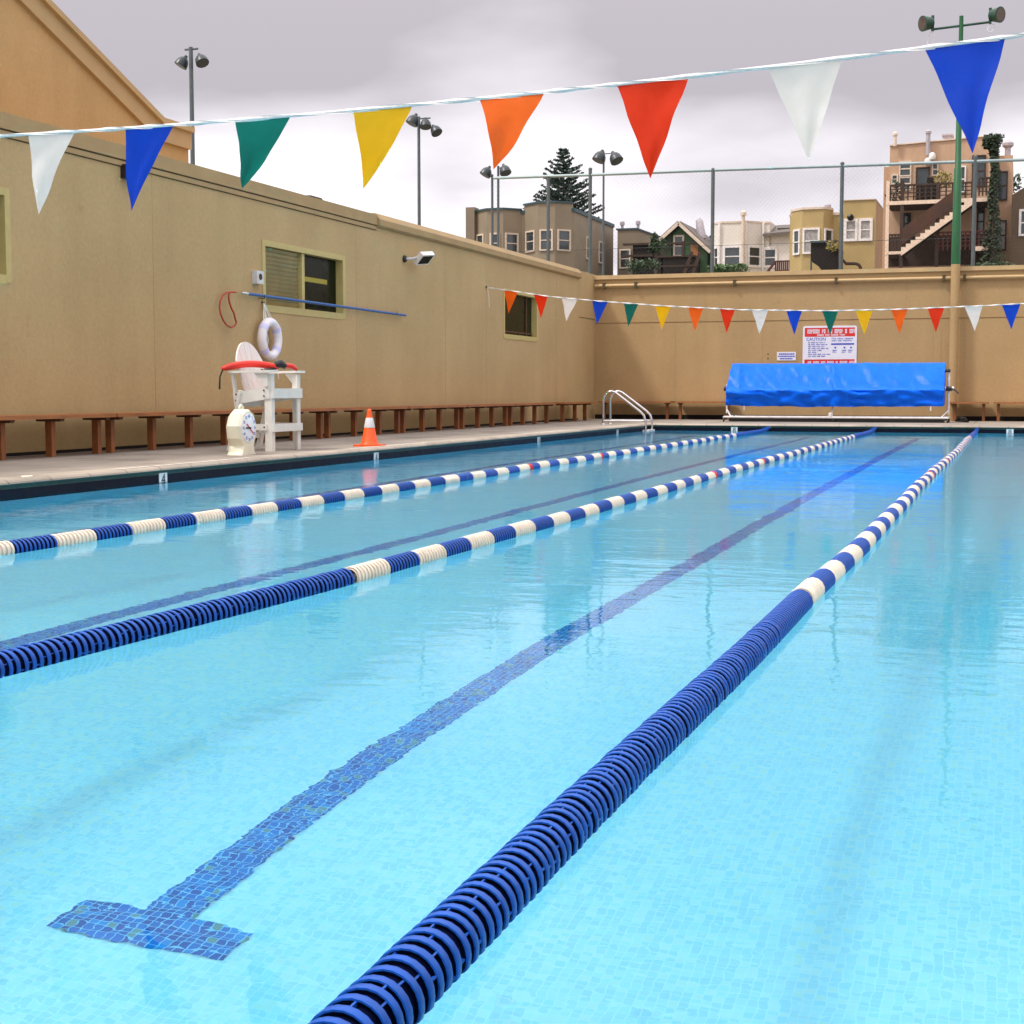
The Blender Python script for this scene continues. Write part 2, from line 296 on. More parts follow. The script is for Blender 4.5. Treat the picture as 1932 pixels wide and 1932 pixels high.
# ------------------------------------------------------------------ mesh helpers
def wloc(o):
    v = Vector((0, 0, 0))
    while o: v += o.location; o = o.parent
    return v
class MB:
    def __init__(s): s.v = []; s.f = []; s.m = []
    def add(s, vs, fs, m=0):
        k = len(s.v); s.v += [tuple(p) for p in vs]; s.f += [tuple(i + k for i in f) for f in fs]; s.m += [m] * len(fs); return s
    def quad(s, a, b, c, d, m=0): return s.add([a, b, c, d], [(0, 1, 2, 3)], m)
    def box(s, x0, x1, y0, y1, z0, z1, m=0):
        return s.add([(x0, y0, z0), (x1, y0, z0), (x1, y1, z0), (x0, y1, z0), (x0, y0, z1), (x1, y0, z1), (x1, y1, z1), (x0, y1, z1)],
                     [(0, 3, 2, 1), (4, 5, 6, 7), (0, 1, 5, 4), (1, 2, 6, 5), (2, 3, 7, 6), (3, 0, 4, 7)], m)
    def bbox(s, x0, x1, y0, y1, z0, z1, b=.004, m=0):
        """box with chamfered edges along every side"""
        c = Vector(((x0 + x1) / 2, (y0 + y1) / 2, (z0 + z1) / 2)); h = ((x1 - x0) / 2, (y1 - y0) / 2, (z1 - z0) / 2)
        return s.ob(c, (Vector((1, 0, 0)), Vector((0, 1, 0)), Vector((0, 0, 1))), h, m)
    def ob(s, c, ax, h, m=0):
        c = Vector(c); P = []
        for sz in (-1, 1):
            for a, b in ((-1, -1), (1, -1), (1, 1), (-1, 1)):
                P.append(c + ax[0] * (a * h[0]) + ax[1] * (b * h[1]) + ax[2] * (sz * h[2]))
        return s.add(P, [(0, 3, 2, 1), (4, 5, 6, 7), (0, 1, 5, 4), (1, 2, 6, 5), (2, 3, 7, 6), (3, 0, 4, 7)], m)
    def beam(s, a, b, w, h, m=0, up=Vector((0, 0, 1))):
        a, b = Vector(a), Vector(b); d = (b - a); L = d.length; d.normalize()
        if abs(d.dot(up)) > .98: up = Vector((1, 0, 0))
        sdv = d.cross(up).normalized(); u2 = sdv.cross(d)
        return s.ob((a + b) / 2, (d, sdv, u2), (L / 2, w / 2, h / 2), m)
    def prism(s, pts, ext, m=0, caps=True):
        n = len(pts); e = Vector(ext); P = [Vector(p) for p in pts] + [Vector(p) + e for p in pts]
        fs = [(i, (i + 1) % n, n + (i + 1) % n, n + i) for i in range(n)]
        if caps: fs += [tuple(range(n - 1, -1, -1)), tuple(range(n, 2 * n))]
        return s.add(P, fs, m)
    def tube(s, pts, r, n=8, m=0, caps=True, closed=False):
        pts = [Vector(p) for p in pts]; N = len(pts); rr = r if isinstance(r, (list, tuple)) else [r] * N
        ref = None; rings = []
        for i, p in enumerate(pts):
            if closed: d = (pts[(i + 1) % N] - pts[i - 1])
            else: d = (pts[min(i + 1, N - 1)] - pts[max(i - 1, 0)])
            d.normalize()
            if ref is None:
                ref = Vector((0, 0, 1)) if abs(d.z) < .9 else Vector((1, 0, 0))
            a = (ref - d * ref.dot(d)).normalized(); b = d.cross(a); ref = a
            rings.append([p + (a * math.cos(2 * math.pi * k / n) + b * math.sin(2 * math.pi * k / n)) * rr[i] for k in range(n)])
        V = [q for g in rings for q in g]; F = []
        for i in range(N if closed else N - 1):
            j = (i + 1) % N
            for k in range(n): F.append((i * n + k, i * n + (k + 1) % n, j * n + (k + 1) % n, j * n + k))
        if caps and not closed: F += [tuple(range(n - 1, -1, -1)), tuple(range((N - 1) * n, N * n))]
        return s.add(V, F, m)
    def lathe(s, c, prof, n=16, m=0, ax=(0, 0, 1)):
        """prof = (radius, distance along the axis)"""
        a = Vector(ax).normalized(); u = a.orthogonal().normalized(); w = a.cross(u); c = Vector(c)
        V = [c + a * h + (u * math.cos(2 * math.pi * k / n) + w * math.sin(2 * math.pi * k / n)) * r for r, h in prof for k in range(n)]
        F = [(i * n + k, i * n + (k + 1) % n, (i + 1) * n + (k + 1) % n, (i + 1) * n + k) for i in range(len(prof) - 1) for k in range(n)]
        F += [tuple(range(n - 1, -1, -1)), tuple(range((len(prof) - 1) * n, len(prof) * n))]
        return s.add(V, F, m)
    def leaves(s, c, rad, n, size, m=0, shell=.0):
        c = Vector(c)
        for _ in range(n):
            while True:
                p = Vector([random.uniform(-1, 1) for _ in range(3)])
                if shell < p.length < 1: break
            q = Vector((p.x * rad[0], p.y * rad[1], p.z * rad[2])) + c
            a = Vector([random.gauss(0, 1) for _ in range(3)]).normalized(); b = a.orthogonal().normalized(); sz = size * random.uniform(.6, 1.4)
            s.add([q - a * sz, q + b * sz * .5, q + a * sz, q - b * sz * .5], [(0, 1, 2, 3)], m)
        return s
    def build(s, name, mats, parent=None, smooth=False, ang=40):
        me = bpy.data.meshes.new(name); off = wloc(parent) if parent else Vector((0, 0, 0))
        me.from_pydata([(p[0] - off.x, p[1] - off.y, p[2] - off.z) for p in s.v], [], s.f)
        for q in (mats if isinstance(mats, (list, tuple)) else [mats]): me.materials.append(q)
        me.polygons.foreach_set('material_index', s.m)
        if smooth:
            me.polygons.foreach_set('use_smooth', [True] * len(s.f)); me.set_sharp_from_angle(angle=R(ang))
        me.update()
        o = bpy.data.objects.new(name, me); COL.objects.link(o); o.parent = parent
        return o
def tag(o, label=None, cat=None, group=None, kind=None):
    for k, w in (('label', label), ('category', cat), ('group', group), ('kind', kind)):
        if w: o[k] = w
    return o
def thing(name, label, cat, loc=(0, 0, 0), group=None):
    o = bpy.data.objects.new(name, None); o.empty_display_size = .2; COL.objects.link(o); o.location = loc
    return tag(o, label, cat, group)
def copy_tree(o, parent=None):
    c = o.copy(); COL.objects.link(c); c.parent = parent
    for ch in o.children: copy_tree(ch, c)
    return c
def text_mesh(body, size, name, m, parent, origin, right, up, depth=.002, align='CENTER'):
    """lettering as a mesh, written along `right`, standing along `up`"""
    cu = bpy.data.curves.new(name, 'FONT'); cu.body = body; cu.size = size; cu.align_x = align; cu.align_y = 'CENTER'; cu.extrude = depth; cu.resolution_u = 2
    tmp = bpy.data.objects.new(name, cu); me = bpy.data.meshes.new_from_object(tmp); bpy.data.objects.remove(tmp)
    right, up = Vector(right).normalized(), Vector(up).normalized(); nn = right.cross(up); o0 = Vector(origin) - (wloc(parent) if parent else Vector())
    for vv in me.vertices: vv.co = o0 + right * vv.co.x + up * vv.co.y + nn * vv.co.z
    me.materials.clear(); me.materials.append(m)
    o = bpy.data.objects.new(name, me); COL.objects.link(o); o.parent = parent
    return o

# ------------------------------------------------------------------ setting: ground, deck, pool, water
PX0, PX1, PY0, PY1 = -8.25, 1.90, 0.90, 35.0      # the pool opening
DZ = .15                                          # deck level
WX, WY = -11.3, 41.1                              # left wall plane, far wall plane
RX = 4.9
def terrain(x, y):
    t = min(1, max(0, (y - 50) / 36)); t = t * t * (3 - 2 * t)
    return -.02 + 6.6 * t + (mnoise.noise(Vector((x * .02, y * .02, 0))) * .5 * t)
g = MB(); xs = [-400, -200, -120, -80, -60, -45, -35, -28, -22, -15, -11.6, 5.2, 12, 25, 45, 80, 150, 400]
ys = [-60, -20, -4.0, 41.35, 50, 56, 62, 68, 74, 80, 86, 95, 110, 130, 160, 220, 400, 900]
for i in range(len(xs) - 1):
    for j in range(len(ys) - 1):
        if xs[i] >= -11.7 and xs[i + 1] <= 5.3 and ys[j] >= -4.1 and ys[j + 1] <= 41.4: continue
        g.quad(*[(x, y, terrain(x, y)) for x, y in ((xs[i], ys[j]), (xs[i + 1], ys[j]), (xs[i + 1], ys[j + 1]), (xs[i], ys[j + 1]))])
tag(g.build('ground', M['ground'], smooth=True), kind='structure')

d = MB()
CW = .30                                          # coping width
def ringquads(mb, x0, x1, y0, y1, X0, X1, Y0, Y1, z, m=0):
    mb.quad((X0, Y0, z), (x0, y0, z), (x0, y1, z), (X0, Y1, z), m)
    mb.quad((x1, y0, z), (X1, Y0, z), (X1, Y1, z), (x1, y1, z), m)
    mb.quad((X0, Y0, z), (X1, Y0, z), (x1, y0, z), (x0, y0, z), m)
    mb.quad((x0, y1, z), (x1, y1, z), (X1, Y1, z), (X0, Y1, z), m)
ringquads(d, PX0 - CW, PX1 + CW, PY0 - CW, PY1 + CW, -11.6, 5.2, -4.0, 41.35, DZ)
tag(d.build('pool_deck', M['deck']), kind='structure')
# coping: bullnose profile swept round the opening, a row of green tile under it
prof = [(-CW, DZ + .001), (-CW, DZ + .006), (-.03, DZ + .008), (.0, DZ + .002), (.022, DZ - .015), (.028, DZ - .03), (.022, DZ - .045), (.006, DZ - .052)]
def rect_at(o): return [(PX0 + o, PY0 + o), (PX1 - o, PY0 + o), (PX1 - o, PY1 - o), (PX0 + o, PY1 - o)]
c = MB()
for (o0, z0), (o1, z1) in zip(prof, prof[1:]):
    A, B = rect_at(o0), rect_at(o1)
    for k in range(4):
        j = (k + 1) % 4
        c.quad((*A[k], z0), (*A[j], z0), (*B[j], z1), (*B[k], z1), 1 if o0 >= .021 and z0 < DZ - .02 else 0)
tag(c.build('pool_coping', [M['coping'], M['green_tile']], smooth=True, ang=60), kind='structure')

def depth(y):
    pts = [(0, 1.2), (4.2, 1.2), (6.5, 1.34), (11, 1.85), (16, 2.15), (22, 2.4), (30, 2.6), (36, 2.65)]
    for (a, da), (b_, db) in zip(pts, pts[1:]):
        if y <= b_: return da + (db - da) * (y - a) / (b_ - a)
    return 2.65
p = MB()
ysb = [PY0, 2.5, 4.2, 5.3, 6.5, 8.8, 11, 13.5, 16, 19, 22, 26, 30, 33, PY1]
for a, b_ in zip(ysb, ysb[1:]):
    p.quad((PX0, a, -depth(a)), (PX1, a, -depth(a)), (PX1, b_, -depth(b_)), (PX0, b_, -depth(b_)), 3)
    for X, s in ((PX0, 1), (PX1, -1)):
        for zt, zb, mi in ((DZ - .05, DZ - .075, 2), (DZ - .075, -.30, 1), (-.30, None, 0)):  # real tile at the waterline; its lower part stands for underwater wall shade
            za, zbb = (zb, zb) if zb is not None else (-depth(a), -depth(b_))
            q = [(X, a, zt), (X, b_, zt), (X, b_, zbb), (X, a, za)]
            p.quad(*(q if s > 0 else q[::-1]), mi)
for Y in (PY0, PY1):
    for zt, zb, mi in ((DZ - .05, DZ - .075, 2), (DZ - .075, -.30, 1), (-.30, -depth(Y), 0)):
        p.quad((PX0, Y, zt), (PX1, Y, zt), (PX1, Y, zb), (PX0, Y, zb), mi)
tag(p.build('pool_basin', [M['plaster'], M['black_tile'], M['green_tile'], M['floor_tile']]), kind='structure')

def watermat():
    m = bpy.data.materials.new('pool_water'); m.use_nodes = True; t = m.node_tree; N, L = t.nodes, t.links
    N.clear(); o = N.new('ShaderNodeOutputMaterial')
    gl = N.new('ShaderNodeBsdfRefraction'); gl.inputs['IOR'].default_value = 1.333; gl.inputs['Roughness'].default_value = 0
    gs = N.new('ShaderNodeBsdfGlossy'); gs.inputs['Roughness'].default_value = 0
    fz = N.new('ShaderNodeFresnel'); fz.inputs['IOR'].default_value = 1.333; geo = N.new('ShaderNodeNewGeometry')
    # sheen seen from above, a little under the bare Fresnel value
    wgt = N.new('ShaderNodeMapRange'); wgt.inputs[3].default_value = .86; wgt.inputs[4].default_value = 1.0; L.new(geo.outputs['Backfacing'], wgt.inputs[0])
    fm = N.new('ShaderNodeMath'); fm.operation = 'MULTIPLY'; L.new(fz.outputs[0], fm.inputs[0]); L.new(wgt.outputs[0], fm.inputs[1])
    ms = N.new('ShaderNodeMixShader'); L.new(fm.outputs[0], ms.inputs[0]); L.new(gl.outputs[0], ms.inputs[1]); L.new(gs.outputs[0], ms.inputs[2])
    L.new(ms.outputs[0], o.inputs['Surface'])
    va = N.new('ShaderNodeVolumeAbsorption'); va.inputs['Color'].default_value = (.08, .87, .975, 1); va.inputs['Density'].default_value = .44; L.new(va.outputs[0], o.inputs['Volume'])
    tcn = N.new('ShaderNodeTexCoord'); acc = None
    for sc, amp, st, dist in ((1.2, .0052, (.7, 1.3, 1), .5), (4.0, .0022, (.6, 1.5, 1), .8), (10.0, .00110, (.8, 1.2, 1), .4), (22.0, .00028, (.9, 1.1, 1), .2)):
        mp = N.new('ShaderNodeMapping'); mp.inputs['Scale'].default_value = st; mp.inputs['Location'].default_value = (sc, 2 * sc, 0); L.new(tcn.outputs['Object'], mp.inputs[0])
        n = N.new('ShaderNodeTexNoise'); n.inputs['Scale'].default_value = sc; n.inputs['Detail'].default_value = 1.5; n.inputs['Distortion'].default_value = dist; L.new(mp.outputs[0], n.inputs['Vector'])
        q = N.new('ShaderNodeMath'); q.operation = 'MULTIPLY'; L.new(n.outputs[0], q.inputs[0]); q.inputs[1].default_value = amp
        if acc is None: acc = q
        else:
            a = N.new('ShaderNodeMath'); a.operation = 'ADD'; L.new(acc.outputs[0], a.inputs[0]); L.new(q.outputs[0], a.inputs[1]); acc = a
    # breezier and calmer patches
    pn = N.new('ShaderNodeTexNoise'); pn.inputs['Scale'].default_value = .35; pn.inputs['Detail'].default_value = 2; L.new(tcn.outputs['Object'], pn.inputs['Vector'])
    mr = N.new('ShaderNodeMapRange'); mr.inputs[1].default_value = .35; mr.inputs[2].default_value = .65; mr.inputs[3].default_value = .55; mr.inputs[4].default_value = 1.25; L.new(pn.outputs[0], mr.inputs[0])
    sy_ = N.new('ShaderNodeSeparateXYZ'); L.new(tcn.outputs['Object'], sy_.inputs[0])
    yr_ = N.new('ShaderNodeMapRange'); yr_.inputs[1].default_value = 3.2; yr_.inputs[2].default_value = 8.0; yr_.inputs[3].default_value = .80; yr_.inputs[4].default_value = 1.1; L.new(sy_.outputs[1], yr_.inputs[0])
    pm = N.new('ShaderNodeMath'); pm.operation = 'MULTIPLY'; L.new(yr_.outputs[0], pm.inputs[0]); L.new(mr.outputs[0], pm.inputs[1])
    f = N.new('ShaderNodeMath'); f.operation = 'MULTIPLY'; L.new(acc.outputs[0], f.inputs[0]); L.new(pm.outputs[0], f.inputs[1])
    bu = N.new('ShaderNodeBump'); bu.inputs['Strength'].default_value = 1; bu.inputs['Distance'].default_value = 1.0; L.new(f.outputs[0], bu.inputs['Height'])
    for n_ in (gl, gs, fz): L.new(bu.outputs[0], n_.inputs['Normal'])
    return m
M['water'] = watermat()
w = MB(); w.box(PX0 - .04, PX1 + .04, PY0 - .04, PY1 + .04, -3.0, 0)
tag(w.build('water', M['water']), kind='structure')

# mosaic lane lines on the pool floor (T at the near end)
def lane_line(X, label):
    o = MB(); hw = .0741; z = .004
    y0 = 3.13
    seq = [y0 + .1729] + [y for y in ysb if y > y0 + .2 and y < 33.4] + [33.4]
    for a, b_ in zip(seq, seq[1:]):
        o.quad((X - hw, a, -depth(a) + z), (X + hw, a, -depth(a) + z), (X + hw, b_, -depth(b_) + z), (X - hw, b_, -depth(b_) + z))
    for a, b_ in ((y0, y0 + .1729), (33.4, 33.573)):
        o.quad((X - .247, a, -depth(a) + z), (X + .247, a, -depth(a) + z), (X + .247, b_, -depth(b_) + z), (X - .247, b_, -depth(b_) + z))
    ob = o.build('lane_line', M['tile'])
    # tile grid starts at the line's own edge
    for vv in ob.data.vertices: vv.co.x -= X; vv.co.y -= y0
    ob.location = (X, y0, 0)
    tag(ob, label, 'lane marking', 'tiled lane lines on the pool floor')
lane_line(-2.03, 'blue mosaic lane line ending in a T between the two nearest float ropes')
lane_line(-4.33, 'blue tiled lane line under the water between the middle and the farthest float rope')
lane_line(-6.95, 'dark underwater lane line between the farthest float rope and the lifeguard chair deck')

# ------------------------------------------------------------------ left building: pool house wall
def holed_face(mb, X, ya, yb, za, zb, holes, depth_, m=0, face=1):
    """wall face in the plane x = X with rectangular openings and their reveals"""
    ys_ = sorted({ya, yb, *[h[0] for h in holes], *[h[1] for h in holes]}); zs_ = sorted({za, zb, *[h[2] for h in holes], *[h[3] for h in holes]})
    for i in range(len(ys_) - 1):
        for j in range(len(zs_) - 1):
            ym, zm = (ys_[i] + ys_[i + 1]) / 2, (zs_[j] + zs_[j + 1]) / 2
            if any(h[0] < ym < h[1] and h[2] < zm < h[3] for h in holes): continue
            mb.quad((X, ys_[i], zs_[j]), (X, ys_[i + 1], zs_[j]), (X, ys_[i + 1], zs_[j + 1]), (X, ys_[i], zs_[j + 1]), m)
    for a, b_, c_, d_ in holes:
        x2 = X - depth_
        mb.quad((X, a, c_), (x2, a, c_), (x2, a, d_), (X, a, d_), m); mb.quad((X, b_, c_), (X, b_, d_), (x2, b_, d_), (x2, b_, c_), m)
        mb.quad((X, a, c_), (X, b_, c_), (x2, b_, c_), (x2, a, c_), m); mb.quad((X, a, d_), (x2, a, d_), (x2, b_, d_), (X, b_, d_), m)
WINS = [(12.3, 15.12, 2.24, 3.24), (21.48, 24.46, 2.24, 3.24), (33.2, 35.73, 2.20, 3.24)]
ph = thing('pool_house', 'long low tan stucco pool house wall running down the left side of the pool', 'building', (WX, 18, 0))
b_ = MB()
holed_face(b_, WX, -4.0, 39.5, DZ - .05, 3.93, WINS, .30)
b_.box(-24, WX - .9, -4, 40.9, -.02, 3.95)              # the mass behind the face
b_.quad((WX, -4, 3.93), (WX, 39.5, 3.93), (WX - .9, 39.5, 3.93), (WX - .9, -4, 3.93))
b_.quad((WX, -4, DZ - .05), (WX - .9, -4, DZ - .05), (WX - .9, -4, 3.93), (WX, -4, 3.93))
# last bay before the corner: slightly recessed panel with a reveal line
b_.box(WX - .9, WX - .012, 39.5, WY + .2, DZ - .05, 2.90); b_.box(WX - .9, WX - .05, 39.5, WY + .2, 2.90, 2.925); b_.box(WX - .9, WX - .012, 39.5, WY + .2, 2.925, 4.16)
wall_l = b_.build('wall', M['wall'], ph)
for y in (14.6, 18.28, 25.0, 29.44, 32.0, 37.4):
    j = MB(); j.box(WX, WX + .002, y - .004, y + .004, DZ, 3.86); j.build('expansion_joint', M['coping_tan'], wall_l)
c = MB()
# near stretch: fascia with two reveal lines; far stretch: plain chamfered cap
c.box(WX - .5, WX + .035, -4, 25.9, 3.965, 4.15); c.box(WX - .5, WX + .022, -4, 25.9, 3.88, 3.945)
c.prism([(WX - .5, 25.9, 3.93), (WX + .03, 25.9, 3.93), (WX + .075, 25.9, 3.965), (WX + .075, 25.9, 4.075), (WX - .02, 25.9, 4.19), (WX - .5, 25.9, 4.19)], (0, 13.6, 0))
cap = c.build('coping', M['coping_tan'], ph)
c = MB(); c.box(WX - .5, WX + .008, -4, 25.9, 3.945, 3.965); c.box(WX - .5, WX + .006, -4, 25.9, 3.868, 3.88)
c.build('reveal_line', M['groove'], cap)

def wall_window(hole, blind, label):
    a, b1, z0, z1 = hole; X = WX; f = MB(); t_ = .075
    # frame lines the reveal and laps the wall
    f.box(X - .16, X + .014, a - .05, a + .05, z0 - .05, z1 + .05); f.box(X - .16, X + .014, b1 - .05, b1 + .05, z0 - .05, z1 + .05)
    f.box(X - .16, X + .012, a + .05, b1 - .05, z0 - .07, z0 + .04); f.box(X - .16, X + .012, a + .05, b1 - .05, z1 - .04, z1 + .05)
    mid = (a + b1) / 2 - .03
    if blind: f.box(X - .15, X - .03, mid - .05, mid + .05, z0 + .04, z1 - .04)
    wdo = f.build('window', M['frame'], ph); tag(wdo, label)
    q = MB(); lo = mid + .05 if blind else a + .05
    q.box(X - .135, X - .125, lo, b1 - .05, z0 + .04, z1 - .04); q.build('pane', M['dark_glass'], wdo)
    if blind:
        s_ = MB(); n = 13; h = (z1 - z0 - .10) / n
        for k in range(n):
            zz_ = z0 + .05 + k * h + h / 2; sk = .004 * math.sin(k * 2.1)
            s_.ob((X - .105, (a + .05 + mid - .05) / 2, zz_), (Vector((.5, sk, .87)).normalized(), Vector((0, 1, sk)), Vector((-.87, 0, .5)).normalized()), (h * .58, (mid - a) / 2 - .05, .003))
        s_.build('blind', M['blind'], wdo)
        l = MB(); l.box(X - .122, X - .118, lo + .02, b1 - .42, z0 + .52, z0 + .60); l.build('ceiling_lamp_glow', M['lit'], wdo)
    else:
        l = MB(); l.box(X - .12, X - .10, b1 - .55, b1 - .50, z0 + .04, z1 - .04); l.box(X - .12, X - .10, a + .05, b1 - .05, z0 + .10, z0 + .13); l.build('sash', M['bracket'], wdo)
wall_window(WINS[0], True, 'cream framed window at the left edge of the photo')
wall_window(WINS[1], True, 'cream framed sliding window half covered by olive slats')
wall_window(WINS[2], False, 'small dark window with a deep cream reveal on its right')

h = MB(); h.prism([(-11.7, 23.9, 4.17), (-11.7, 24.7, 4.17), (-11.7, 24.45, 4.30), (-11.7, 24.0, 4.30)], (-.9, 0, 0))
tag(h.build('roof_hatch', M['dark_roof']), 'low grey roof hatch on the pool house parapet left of the wall floodlight', 'roof hatch')
h = MB(); h.prism([(-11.7, 28.3, 4.17), (-11.7, 29.2, 4.17), (-11.7, 29.0, 4.29), (-11.7, 28.45, 4.29)], (-.9, 0, 0))
tag(h.build('roof_vent', M['dark_roof']), 'low grey roof vent poking over the pool house parapet above the wall floodlight', 'roof vent')

# gabled hall behind
gb = thing('gabled_hall', 'ochre stucco hall with a moulded sloping parapet rising behind the pool house', 'building', (-14.5, 20, 0))
GX = -14.5
def gable_outline(dz):
    return [(GX, 6.0, 3.0), (GX, 6.0, 5.715 - dz), (GX, 7.0, 5.715 - dz), (GX, 15.35, 8.91 - dz), (GX, 23.70 - dz * .15, 5.715 - dz), (GX, 24.72, 5.715 - dz), (GX, 24.72, 3.0)]
b_ = MB(); b_.prism(gable_outline(0.02), (-9, 0, 0)); gw = b_.build('wall', M['gable'], gb)
t_ = MB()
def band(o0, o1, x1):
    A, B = gable_outline(o0)[1:6], gable_outline(o1)[1:6]
    for k in range(4):
        a, a2, bb, b2 = A[k], A[k + 1], B[k], B[k + 1]
        t_.prism([(GX + .001, a[1], a[2]), (GX + .001, a2[1], a2[2]), (GX + .001, b2[1], b2[2]), (GX + .001, bb[1], bb[2])], (x1, 0, 0))
band(0.0, .10, .14); band(.10, .40, .07)
t_.build('parapet_moulding', M['gable_trim'], gb)

# ------------------------------------------------------------------ far wall
fw = thing('boundary_wall', 'tall sand coloured stucco wall closing the far end of the pool', 'wall', (-3, WY, 0))
b_ = MB()
for x0, x1, z0, z1 in ((-11.32, 5.2, DZ - .05, 2.79), (-11.32, 5.2, 2.82, 4.02)): b_.box(x0, x1, WY, WY + .25, z0, z1)
b_.box(-11.32, 5.2, WY + .02, WY + .24, 2.79, 2.82)
fwm = b_.build('wall', M['wall_far'], fw)
j = MB()
for x in (-9.0, -6.6, -2.15, .35): j.box(x - .006, x + .006, WY - .003, WY, DZ, 2.78)
for x in (-1.35, -1.95): j.box(x - .01, x + .01, WY - .004, WY, DZ, 4.0)
j.build('panel_joint', M['coping_tan'], fwm)
c = MB(); c.box(-11.4, 5.2, WY - .06, WY + .30, 4.02, 4.13); c.build('coping', M['trim_far'], fw)
pr = MB(); pr.tube([(-11.28, WY - .07, 3.84), (5, WY - .07, 3.84)], .045, 10)
pp = pr.build('conduit', M['trim_far'], fw, True)
c = MB()
for u in (1141, 1201, 1387, 1578, 1781, 1820):
    x = at(u, 530, y=WY)[0]; c.box(x - .035, x + .035, WY - .13, WY - .002, 3.76, 3.92)
c.build('conduit_clamp', M['groove'], pp)
c = MB(); c.box(-11.28, 4.8, WY - .012, WY - .001, DZ, .27); c.build('skirting', M['void'], fw)
# dark base line of the left wall
c = MB(); c.box(WX + .001, WX + .01, -4, 39.4, DZ, .19); c.build('skirting', M['void'], ph)
rw = MB(); rw.box(RX, RX + .25, -4, 41.35, DZ - .05, 3.0)
tag(rw.build('side_wall', M['wall_far']), 'tan stucco wall along the right side of the pool, out of the photo', 'wall')

# chain link fence behind the far wall
fn = thing('chain_link_fence', 'tall galvanised chain link fence standing on top behind the far wall', 'fence', (-7, 42, 0))
FY = 42.0
m_ = MB(); x0, x1, z0, z1 = -14.6, 5.0, 3.4, 7.0; P_ = .085; r_ = .0013
def wire(a, b_2):
    a, b_2 = Vector(a), Vector(b_2); d_ = (b_2 - a).normalized(); s_ = d_.cross(Vector((0, 1, 0))) * r_; t2 = Vector((0, 1, 0)) * r_
    m_.add([a + s_, a - s_ * .5 + t2, a - s_ * .5 - t2, b_2 + s_, b_2 - s_ * .5 + t2, b_2 - s_ * .5 - t2], [(0, 1, 4, 3), (1, 2, 5, 4), (2, 0, 3, 5)])
k = x0 - (z1 - z0)
while k < x1:
    a, b1 = max(k, x0), min(k + (z1 - z0), x1)
    if b1 > a:
        wire((a, FY, z0 + (a - k)), (b1, FY, z0 + (b1 - k)))
        wire((a, FY + .004, z1 - (a - k)), (b1, FY + .004, z1 - (b1 - k)))
    k += P_ * 1.414
m_.build('mesh_panel', M['wire'], fn)
for u, vt in ((1035, None), (1114, 320), (1345, None), (1588, None), (1838, None)):
    x = at(u, 400, y=FY)[0]; zt = at(u, vt, y=FY)[2] if vt else 7.02
    q = MB(); q.tube([(x, FY - .03, -.02), (x, FY - .03, zt)], .052, 10); po = q.build('post', M['galv'], fn, True)
    q = MB(); q.lathe((x, FY - .03, zt), [(.058, 0), (.055, .03), (.02, .055)], 10); q.build('post_cap', M['galv'], po, True)
q = MB(); q.tube([(-14.6, FY - .03, 7.08), (-11.7, FY - .03, 7.04), (-8, FY - .03, 7.01), (-3.5, FY - .03, 6.95), (5, FY - .03, 6.84)], .042, 8); q.build('top_rail', M['rail_galv'], fn, True)
q = MB(); q.tube([(-14.6, FY + .02, 4.95), (5, FY + .02, 4.95)], .006, 5); q.build('tension_wire', M['wire'], fn)

# green lamp post in front of the far wall
gp = thing('floodlight_pole', 'green floodlight pole with two lamps on a tee bar, painted tan below the wall top', 'lamp post', (-1.62, 40.85, DZ))
GXp, GYp = -1.62, 40.85
q = MB(); q.tube([(GXp, GYp, DZ), (GXp, GYp, 4.17)], .115, 14); q.build('painted_base', M['wall_far'], gp, True)
q = MB(); q.tube([(GXp, GYp, 4.17), (GXp, GYp, 6.6), (GXp, GYp, 6.62), (GXp, GYp, 10.42)], [.115, .095, .080, .052], 14); q.build('pole', M['green_paint'], gp, True)
q = MB(); q.tube([(GXp - .72, GYp, 10.14), (GXp + .72, GYp, 10.22)], .032, 8); q.build('cross_arm', M['dgreen_paint'], gp, True)
for s_, zc_ in ((-1, 10.14), (1, 10.22)):
    cxx = GXp + s_ * .80
    q = MB(); out_ = Vector((s_ * .72, -.55, -.12)).normalized()
    q.lathe(Vector((cxx - s_ * .06, GYp, zc_ + .16)), [(.06, -.02), (.15, 0), (.17, .12), (.20, .26)], 14, ax=out_)
    q.box(cxx - s_ * .10 - .035, cxx - s_ * .10 + .035, GYp - .05, GYp + .05, zc_ - .04, zc_ + .34)
    lo_ = q.build('lamp_head', M['dgreen_paint'], gp, True)
    q = MB(); q.lathe(Vector((cxx - s_ * .06, GYp, zc_ + .16)) + out_ * .255, [(.165, 0), (.165, .012)], 14, ax=out_); q.build('lens', M['lamp_glass'], lo_)
    L_ = .38 if s_ < 0 else .2
    pts = [(cxx - s_ * .07 + math.sin(t * math.pi * 2 / 12) * (.07 + .03 * math.sin(t)), GYp, zc_ - .05 - L_ / 2 + math.cos(t * math.pi * 2 / 12) * L_ / 2) for t in range(12)]
    q = MB(); q.tube(pts, .009, 5, closed=True); q.build('cable_loop', M['rope_w'], gp, True)

